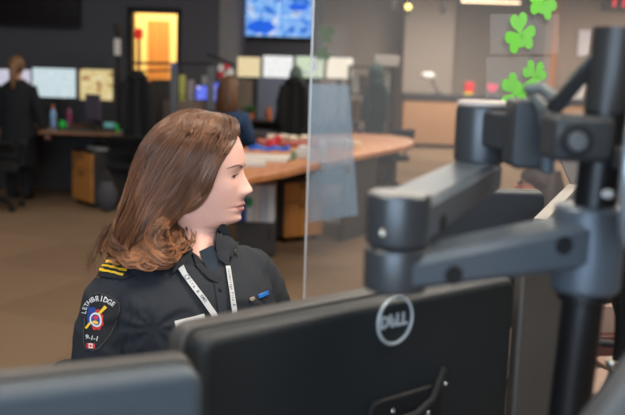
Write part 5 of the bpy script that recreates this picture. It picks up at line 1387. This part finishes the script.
for k in range(17): a = 2 * PI * k / 16; rg.append(hit(186 + 2.1 * math.cos(a), 279.3 + 2.1 * math.sin(a), .0088))
MB().tube(rg, .0006, 5).build('round_mark', INK, ly, True)
fan('name_plate', [(174.5, 321.5), (203, 314), (204.5, 319), (176, 327)], .003, .002, mat('white_plate', (206, 206, 204), .4), WM, label='white name plate')
fan('service_pin', [(257, 295), (267, 290.5), (268.5, 294), (266, 296), (258, 299)], .003, .002, mat('pin_blue', (40, 110, 190), .4), WM, label='blue enamel pin')
fan('service_pin', [(248.5, 298.5), (252.5, 297), (254, 299), (252, 301.5), (249.5, 301)], .003, .002, mat('pin_silver', (190, 180, 160), .35, .6), WM, label='small silver pin')
# epaulettes
ep = fan('epaulette', [(98, 272), (104, 262), (112, 259.5), (134, 262), (150, 262), (152, 270), (138, 276), (122, 280), (104, 277)], .0035, .003, SHD, WM, sub=4)
for a, b in (((108, 263.6), (128.5, 268.6)), ((105, 267.0), (126, 272.2)), ((102.5, 270.6), (123.5, 275.8))): strip('yellow_stripe', [a, b], 1.9, .0068, .001, YELS, ep, label='yellow stripe')
ep = fan('epaulette', [(229, 229), (238, 224), (248, 229), (256, 236), (252, 240), (240, 234)], .004, .003, SHD, WM, sub=4)
strip('yellow_stripe', [(241.5, 227.6), (249.5, 232.5)], 3.0, .0068, .001, YELS, ep, label='yellow stripe')
# shoulder patch
PB = mat('patch_black', (22, 24, 28), .8); PW = mat('patch_white', (220, 220, 220), .7); PRd = mat('patch_red', (214, 44, 48), .7); PBl = mat('patch_blue', (32, 64, 140), .7)
bd = [(91, 295), (99.5, 293), (110, 296.5), (119, 302), (120, 309), (116.5, 322), (109, 337), (99, 349), (93, 351.5), (87, 349.5), (84.3, 343), (84, 335), (86, 318), (88, 305)]
pc = fan('shoulder_patch', bd, .0025, .0015, PB, WM, rings=5)
cx_, cy_ = 101.2, 322
edge_ = [(p[0], p[1]) for p in bd]; ctrp = (sum(p[0] for p in bd) / len(bd), sum(p[1] for p in bd) / len(bd))
er_ = [hit(ctrp[0] + (p[0] - ctrp[0]) * .95, ctrp[1] + (p[1] - ctrp[1]) * .965, .0044) for p in bd]; MB().tube(er_ + [er_[0]], .0003, 5).build('patch_stitching', mat('stitch_grey', (110, 112, 116), .8), pc, True)
arc = [(86.2, 313), (87.3, 307.5), (90.0, 302.8), (94.5, 299.8), (100, 299), (105.5, 300.2), (111, 302.8), (117.0, 307)]
px_text('patch_lettering', along('LETHBRIDGE', arc, 6.0, .6, 3.95), .0050, PW, pc)
px_text('patch_lettering', [(c, 88.2 + k * 2.35, 336.6 + k * .5, 6.2, .2) for k, c in enumerate('9-1-1')], .0050, PW, pc)
ec_ = (97.2, 319.5)
def ringp(cx, cy, rx, ry, n=16, a0=0): return [(cx + rx * math.cos(2 * PI * k / n + a0), cy + ry * math.sin(2 * PI * k / n + a0)) for k in range(n)]
flame = [(ec_[0] + (8.6 if k % 2 else 7.4) * math.cos(2 * PI * k / 16) * .85, ec_[1] + (11.2 if k % 2 else 9.6) * math.sin(2 * PI * k / 16)) for k in range(16)]
fan('red_badge', flame, .0045, .0005, PRd, pc, rings=3, sub=1)
fan('blue_badge', [(90.5, 306.5), (97, 308), (96.5, 319), (94, 327), (89.5, 325), (89, 316)], .0052, .0004, PBl, pc, rings=3, sub=2)
strip('yellow_bolt', [(106.5, 306.5), (97, 317), (87.8, 329)], (3.2, 1.8), .0058, .0004, YELS, pc)
strip('dark_bolt', [(103.8, 307), (95.5, 316.5)], .7, .0064, .0002, PB, pc)
fan('white_roundel', ringp(*ec_, 5.6, 7.2), .0064, .0004, PW, pc, rings=2, sub=1)
fan('blue_roundel', ringp(*ec_, 4.1, 5.4), .0069, .0004, PBl, pc, rings=2, sub=1)
fan('red_roundel', ringp(ec_[0] + .6, ec_[1] - 1.8, 2.4, 2.2, 8), .0074, .0003, PRd, pc, rings=1, sub=1)
fan('yellow_roundel', ringp(ec_[0] - .2, ec_[1] + 3, 2.6, 1.6, 8), .0074, .0003, YELS, pc, rings=1, sub=1)
fg_ = lambda x0, x1: [(x0, 342.5 + (x0 - 88) * .12), (x1, 342.5 + (x1 - 88) * .12), (x1, 347.6 + (x1 - 88) * .12), (x0, 347.6 + (x0 - 88) * .12)]
fan('flag', fg_(88.2, 95.6), .0048, .0003, PW, pc, rings=2, sub=2)
fan('flag_bar', fg_(88.2, 90.0), .0053, .0003, PRd, pc, rings=1, sub=2); fan('flag_bar', fg_(93.8, 95.6), .0053, .0003, PRd, pc, rings=1, sub=2)
fan('maple_leaf', [(91.9, 343.6), (92.5, 345), (93.3, 345), (92.4, 346.4), (92, 347.2), (91.4, 346.3), (90.6, 345), (91.3, 344.9)], .0053, .0003, PRd, pc, rings=1, sub=1)

# trousers, shoes and her chair
tr = MB(); ls = []
for sx in (-1, 1):
    ls.append(MB().tube([bp_(sx * .08, -.02, .60), bp_(sx * .1, .12, .57), bp_(sx * .12, .40, .545), bp_(sx * .12, .45, .50), bp_(sx * .12, .45, .3), bp_(sx * .12, .43, .10)], [.115, .105, .078, .074, .062, .055], 20))
ls.append(MB().sph(bp_(0, -.02, .62), .15, (1.15, 1.0, .75), 14))
me = voxel(ls, 'trousers', .012, 5); me.materials.clear(); me.materials.append(SHD); me.transform(inv)
for p in me.polygons: p.use_smooth = True
o = bpy.data.objects.new('trousers', me); COL.objects.link(o); o.parent = WM
for sx in (-1, 1): MB().tube([bp_(sx * .12, .40, .045), bp_(sx * .12, .47, .05), bp_(sx * .13, .56, .035), bp_(sx * .13, .62, .028)], [.04, .045, .042, .025], 14).build('shoe', RUBB, WM, True)
office_chair('black office chair the uniformed woman sits on', (S0.x, S0.y, 0), math.atan2(-SB.x, SB.y), BLKF, .485, .13, 'black office chairs')

# ---------------------------------------------------------------- her hair
def P2L(px, py): return ((px - 242.5) / 482 + .095, (169 - py) / 482)       # picture -> (f, u) in the head's side plane
GUIDES = [
    [(233, 120), (238.5, 126), (238, 136), (233.5, 149), (226, 163), (217, 178), (206, 193), (192, 206), (174, 217), (158, 226), (146, 237), (150, 250)],
    [(222, 115.5), (228, 128), (222, 146), (210, 166), (198, 184), (188, 200), (177, 215), (166, 230), (163, 243), (171, 251), (179, 246), (176, 238)],
    [(210, 112.5), (208, 124), (197, 146), (183, 168), (170, 190), (157, 210), (144, 228), (139, 243), (148, 255), (162, 257), (169, 250), (164, 242)],
    [(198, 111), (186, 121), (170, 141), (155, 165), (143, 189), (133, 210), (121, 228), (117, 240), (126, 249), (139, 256), (149, 252), (146, 244)],
    [(190, 111), (173, 116), (154, 131), (140, 152), (131, 174), (124, 195), (116, 213), (110, 225), (109, 235), (103, 243), (99, 249), (103, 254)],
]
GL_ = [np.array([P2L(*p) for p in g]) for g in GUIDES]; NT = 30
def resample(g, n):
    # Catmull-Rom through the guide
    out = []; m_ = len(g)
    for t in np.linspace(0, m_ - 1.0001, n):
        i = int(t); u = t - i; p0, p1, p2, p3 = g[max(i - 1, 0)], g[i], g[min(i + 1, m_ - 1)], g[min(i + 2, m_ - 1)]
        out.append(.5 * ((2 * p1) + (p2 - p0) * u + (2 * p0 - 5 * p1 + 4 * p2 - p3) * u * u + (3 * p1 - p0 - 3 * p2 + p3) * u ** 3))
    return np.array(out)
GR = np.array([resample(g, NT) for g in GL_])                              # 5 x NT x 2
def curve_s(s):
    x = s * 4; i = min(int(x), 3); u = x - i
    # smooth blend between neighbouring guides
    p0, p1, p2, p3 = GR[max(i - 1, 0)], GR[i], GR[i + 1], GR[min(i + 2, 4)]
    return .5 * ((2 * p1) + (p2 - p0) * u + (2 * p0 - 5 * p1 + 4 * p2 - p3) * u * u + (3 * p1 - p0 - 3 * p2 + p3) * u ** 3)
# depth of the hair body towards the camera
us_ = np.array([.121, .112, .10, .08, .05, .0, -.05, -.10, -.15, -.20, -.24])
hw_ = np.array([.004, .030, .052, .073, .088, .094, .097, .098, .098, .092, .080])
fr_u = np.array([.121, .10, .086, .055, .0, -.05, -.09, -.13, -.2]); fr_f = np.array([.02, .075, .0875, .086, .062, .022, -.01, -.010, .0])
bk_u = np.array([.121, .11, .09, .05, .0, -.05, -.10, -.15, -.2]); bk_f = np.array([-.0, -.05, -.085, -.118, -.137, -.15, -.165, -.185, -.215])
def skull_r(f, u):
    if u < -.13 or u > .1: return 0
    c = (f_front(u) + f_back(u)) / 2 * .55; e = f_front(u) - c if f > c else c - f_back(u)
    q = 1 - ((f - c) / e) ** 2
    return f_w(u) * math.sqrt(q) if q > 0 else 0
def hair_r(f, u, lay):
    h = np.interp(-u, -us_, hw_); a = np.interp(-u, -fr_u, fr_f); b = np.interp(-u, -bk_u, bk_f)
    c, e = (a + b) / 2, (a - b) / 2 * 1.04; q = 1 - ((f - c) / e) ** 2
    r = h * (max(q, 0) ** .5) * lay
    return max(r, skull_r(f, u) + .005 * lay) if q > -.25 else r
HAIRM = bpy.data.materials.new('brown_hair'); HAIRM.use_nodes = True; nt = HAIRM.node_tree; b_ = nt.nodes['Principled BSDF']
at = nt.nodes.new('ShaderNodeAttribute'); at.attribute_name = 'tone'
rp_ = nt.nodes.new('ShaderNodeValToRGB'); el = rp_.color_ramp.elements
el[0].color = (*srgb((94, 66, 50)), 1); el[1].color = (*srgb((168, 114, 78)), 1); e_ = el.new(.5); e_.color = (*srgb((112, 78, 58)), 1)
nt.links.new(at.outputs['Fac'], rp_.inputs[0]); nt.links.new(rp_.outputs[0], b_.inputs['Base Color']); b_.inputs['Roughness'].default_value = .36; b_.inputs['Specular IOR Level'].default_value = .55
SV, SF, ST = [], [], []
def add_strand(P_, r0, tone):
    n = len(P_); T = np.gradient(P_, axis=0); T /= np.linalg.norm(T, axis=1)[:, None] + 1e-9
    ref = np.array([.3, .5, .8]); X = np.cross(T, ref); X /= np.linalg.norm(X, axis=1)[:, None] + 1e-9; Y = np.cross(T, X)
    rad = r0 * np.clip(np.linspace(1.15, .25, n) ** .5, .2, 1); base = sum(len(a) for a in SV) if False else add_strand.n
    pts_ = np.empty((n, 3, 3))
    for k in range(3):
        a = 2 * PI * k / 3; pts_[:, k] = P_ + (X * math.cos(a) + Y * math.sin(a)) * rad[:, None]
    SV.append(pts_.reshape(-1, 3)); add_strand.n += n * 3
    i = np.arange(n - 1)[:, None]; k = np.arange(3)[None, :]; k2 = (k + 1) % 3
    f = np.stack([base + i * 3 + k, base + i * 3 + k2, base + (i + 1) * 3 + k2, base + (i + 1) * 3 + k], -1).reshape(-1, 4); SF.append(f); ST.append(np.full(n * 3, tone) + np.repeat(np.linspace(-.22, .30, n), 3))
add_strand.n = 0
Hn, Rn, Fn, Un = [np.array(v) for v in (HH, HR, HF, HU)]
hv, hf = [], []
for ob in [sh, co, ep] + [c for c in WM.children if c.name.split('.')[0] in ('collar_flap', 'epaulette')]:
    M_ = root_of(WM); k0 = len(hv); hv += [M_ @ v.co for v in ob.data.vertices]; hf += [tuple(i + k0 for i in p.vertices) for p in ob.data.polygons]
BVH_ = BVHTree.FromPolygons(hv, hf)
def over_shirt(q_, lay_):
    v = Vector(q_); d = v - CAM; L_ = d.length; d /= L_
    loc, n, i, ds = BVH_.ray_cast(CAM, d)
    if loc is None or ds > 2.4: return q_
    gap = .006 + .030 * max(0, lay_ - .80) / .2
    return np.array(CAM + d * (ds - gap)) if L_ > ds - gap else q_
def strands(side, nclump, per, fly=0):
    for ci in range(nclump):
        s0 = rng.random() if ci % 3 else rng.random() ** .8; lay0 = 1 - .2 * rng.random() ** 1.4; ph = rng.random() * 2 * PI; ph2 = rng.random() * 2 * PI
        tone0 = np.clip(rng.normal(.45, .28), .0, 1.0); amp = rng.uniform(.004, .0125); fq = rng.uniform(1.1, 1.9); L0 = rng.uniform(.86, 1.0)
        dsh = rng.normal(0, .006, 2)
        for k in range(per):
            ds = rng.normal(0, .024); dl = rng.normal(0, .016); Lk = L0 * rng.uniform(.9, 1.0); jit = rng.normal(0, 1, 3)
            nn_ = NT; t = np.linspace(0, 1, nn_)
            # strands of a clump draw together towards the tip
            conv = 1 - .78 * t ** 1.2
            pts_ = np.empty((nn_, 3))
            c0 = curve_s(min(1, max(0, s0 + ds))); c1 = curve_s(min(1, max(0, s0)))
            c = c0 * conv[:, None] + c1 * (1 - conv[:, None])
            xs = np.linspace(0, (nn_ - 1) * Lk, nn_); c = np.stack([np.interp(xs, np.arange(nn_), c[:, j]) for j in (0, 1)], 1)
            tt = t * Lk; g = np.clip((tt - .30) / .60, 0, 1) ** 1.1
            T = np.gradient(c, axis=0); T /= np.linalg.norm(T, axis=1)[:, None] + 1e-9; N_ = np.stack([-T[:, 1], T[:, 0]], 1)
            wv = np.sin(tt * 2 * PI * fq * 1.1 + ph) * amp * g; wr = np.cos(tt * 2 * PI * fq * 1.1 + ph + .5) * amp * 1.3 * g
            big = np.sin(2 * PI * (tt * 2.3 + s0 * 1.9)) * .0080 * np.clip((tt - .2) / .4, 0, 1); wv = wv + big; wr = wr + np.cos(2 * PI * (tt * 2.3 + s0 * 1.9)) * .013 * np.clip((tt - .2) / .4, 0, 1)
            c = c + N_ * (wv + jit[0] * .0016 * (1 - .5 * t))[:, None] + dsh * (g[:, None])
            lay = np.clip(lay0 + dl * conv, .7, 1.03)
            for j in range(nn_):
                f, u = c[j]; r = hair_r(f, u, lay[j]) if True else 0
                rootk = min(1, j / 4); r = r * rootk + wr[j] + jit[1] * .001; sk = skull_r(f, u)
                rr_ = side * r - .018 * (1 - rootk)
                if sk > 0 and side * rr_ < sk + .004: rr_ = side * (sk + .004 + .006 * rng.random())
                q_ = Hn + Rn * rr_ + Fn * f + Un * u
                if u < -.05: q_ = over_shirt(q_, lay[j])
                pts_[j] = q_
            loc_r = (pts_ - Hn) @ Rn; sm_ = loc_r.copy()
            for _q in range(3): sm_[1:-1] = (sm_[:-2] + 2 * sm_[1:-1] + sm_[2:]) / 4
            wgt = np.clip(1 - t / .35, 0, 1); pts_ = pts_ + ((sm_ - loc_r) * wgt)[:, None] * Rn
            add_strand(pts_, .0007, tone0 + rng.normal(0, .07))
    for _ in range(fly):
        s = rng.random(); c = curve_s(s); Lk = rng.uniform(.5, 1); amp = rng.uniform(.004, .014); ph = rng.random() * 7; pts_ = []
        for j in range(NT):
            x = j * Lk; f, u = [np.interp(x, np.arange(NT), c[:, q]) for q in (0, 1)]; t = j / NT
            f += amp * t * math.sin(5 * t + ph) - .004 * t; u += amp * t * math.cos(4 * t + ph) + .003 * t
            pts_.append(Hn + Rn * side * (hair_r(f, u, 1.05) * min(1, j / 4) + .003 * t) + Fn * f + Un * u)
        add_strand(np.array(pts_), .00035, .7)
strands(1, 170, 26, 110)
strands(-1, 50, 18, 10)
# hair combed over the crown from the parting on the far side
for _ in range(1500):
    f0 = rng.uniform(-.062, .070); n_ = 16; tone0 = np.clip(rng.normal(.5, .2), .1, 1); lift = rng.uniform(-.004, .0015); dr_ = rng.uniform(.02, .045); P_ = []
    for j in range(n_):
        q = j / (n_ - 1); a = math.radians(-20 + 105 * q); f = f0 - dr_ * q * q
        ut = np.interp(f, [-.11, -.06, -.02, .01, .045, .075], [.085, .105, .1145, .1175, .1135, .101]) + lift
        R2 = .080 * math.sqrt(max(.05, 1 - (f / .125) ** 2)) + lift
        P_.append(Hn + Rn * (R2 * math.sin(a)) + Fn * f + Un * (.040 + (ut - .040) * math.cos(a)))
    add_strand(np.array(P_), .0006, tone0)
# a few loose wisps behind the near shoulder
for _ in range(26):
    g_ = [(114 + rng.normal(0, 2), 222), (104 + rng.normal(0, 2), 240), (95 + rng.normal(0, 2.5), 255 + rng.normal(0, 3)), (92 + rng.normal(0, 2), 266 + rng.normal(0, 3)), (97 + rng.normal(0, 3), 274 + rng.normal(0, 4))]
    c = resample(np.array([P2L(*p) for p in g_]), 22); rr0 = rng.uniform(.03, .08)
    add_strand(np.array([over_shirt(Hn + Rn * rr0 + Fn * f + Un * u, .85) for f, u in c]), .0004, .55)
V = np.concatenate(SV); F = np.concatenate(SF); Tn = np.concatenate(ST)
V = V - np.array(WM.location)
me = bpy.data.meshes.new('hair'); me.vertices.add(len(V)); me.vertices.foreach_set('co', V.ravel()); me.loops.add(F.size); me.loops.foreach_set('vertex_index', F.ravel().astype(np.int32))
me.polygons.add(len(F)); me.polygons.foreach_set('loop_start', np.arange(0, F.size, 4, dtype=np.int32)); me.update(); me.validate()
a_ = me.attributes.new('tone', 'FLOAT', 'POINT'); a_.data.foreach_set('value', np.clip(Tn, 0, 1).astype(np.float32))
me.polygons.foreach_set('use_smooth', np.ones(len(F), bool)); me.materials.append(HAIRM)
hr = bpy.data.objects.new('hair', me); COL.objects.link(hr); hr.parent = WM; MATX[hr.name] = root_of(WM)
# inner hair volume, coloured dark so gaps between strands read as shade
UH = mat('under_hair_shade', (70, 48, 38), .6, noise=.3, nscale=80)
iv = MB()
for side in (1, -1):
    g = []
    for i in range(25):
        c = curve_s(i / 24); row = []
        for j in range(NT):
            f, u = c[j]; rootk = min(1, j / 4); r = hair_r(f, u, .86) * rootk
            if j > 22: r -= .015 * (j - 22) / 8
            rr_ = side * max(r - .004, .0) - .018 * (1 - rootk); sk = skull_r(f, u)
            if sk > 0 and side * rr_ < sk + .002: rr_ = side * (sk + .002)
            q_ = Hn + Rn * rr_ + Fn * (f - .002) + Un * (u - .003)
            row.append(over_shirt(q_, .72) if u < -.06 and side > 0 else q_)
        g.append(row)
    iv.add([Vector(v) for r in g for v in r], [(i * NT + j, i * NT + j + 1, (i + 1) * NT + j + 1, (i + 1) * NT + j) for i in range(24) for j in range(NT - 1)])
cap_ = []
for i, u in enumerate(list(np.linspace(.1005, .080, 8)) + list(np.linspace(.074, -.02, 12))):
    row = []
    lim = math.radians(4 + 62 * min(1, max(0, (.094 - u) / .03)))          # leaves the face free
    for k in range(49):
        th = lim + (2 * PI - 2 * lim) * k / 48; r, f = head_pt(th if th < PI else th - 2 * PI, u); s_ = 1 + .0012 / max(.03, math.hypot(r, f))
        row.append(hp(r * s_, f * s_, u + .001 * max(0, (u - .06) / .04)))
    cap_.append(row)
cap_ = [[hp(-.0, .005, .1025)] * 49] + cap_
iv.add([v for r in cap_ for v in r], [(i * 49 + j, i * 49 + j + 1, (i + 1) * 49 + j + 1, (i + 1) * 49 + j) for i in range(len(cap_) - 1) for j in range(48)])
iv.build('inner_hair', UH, hr, True)
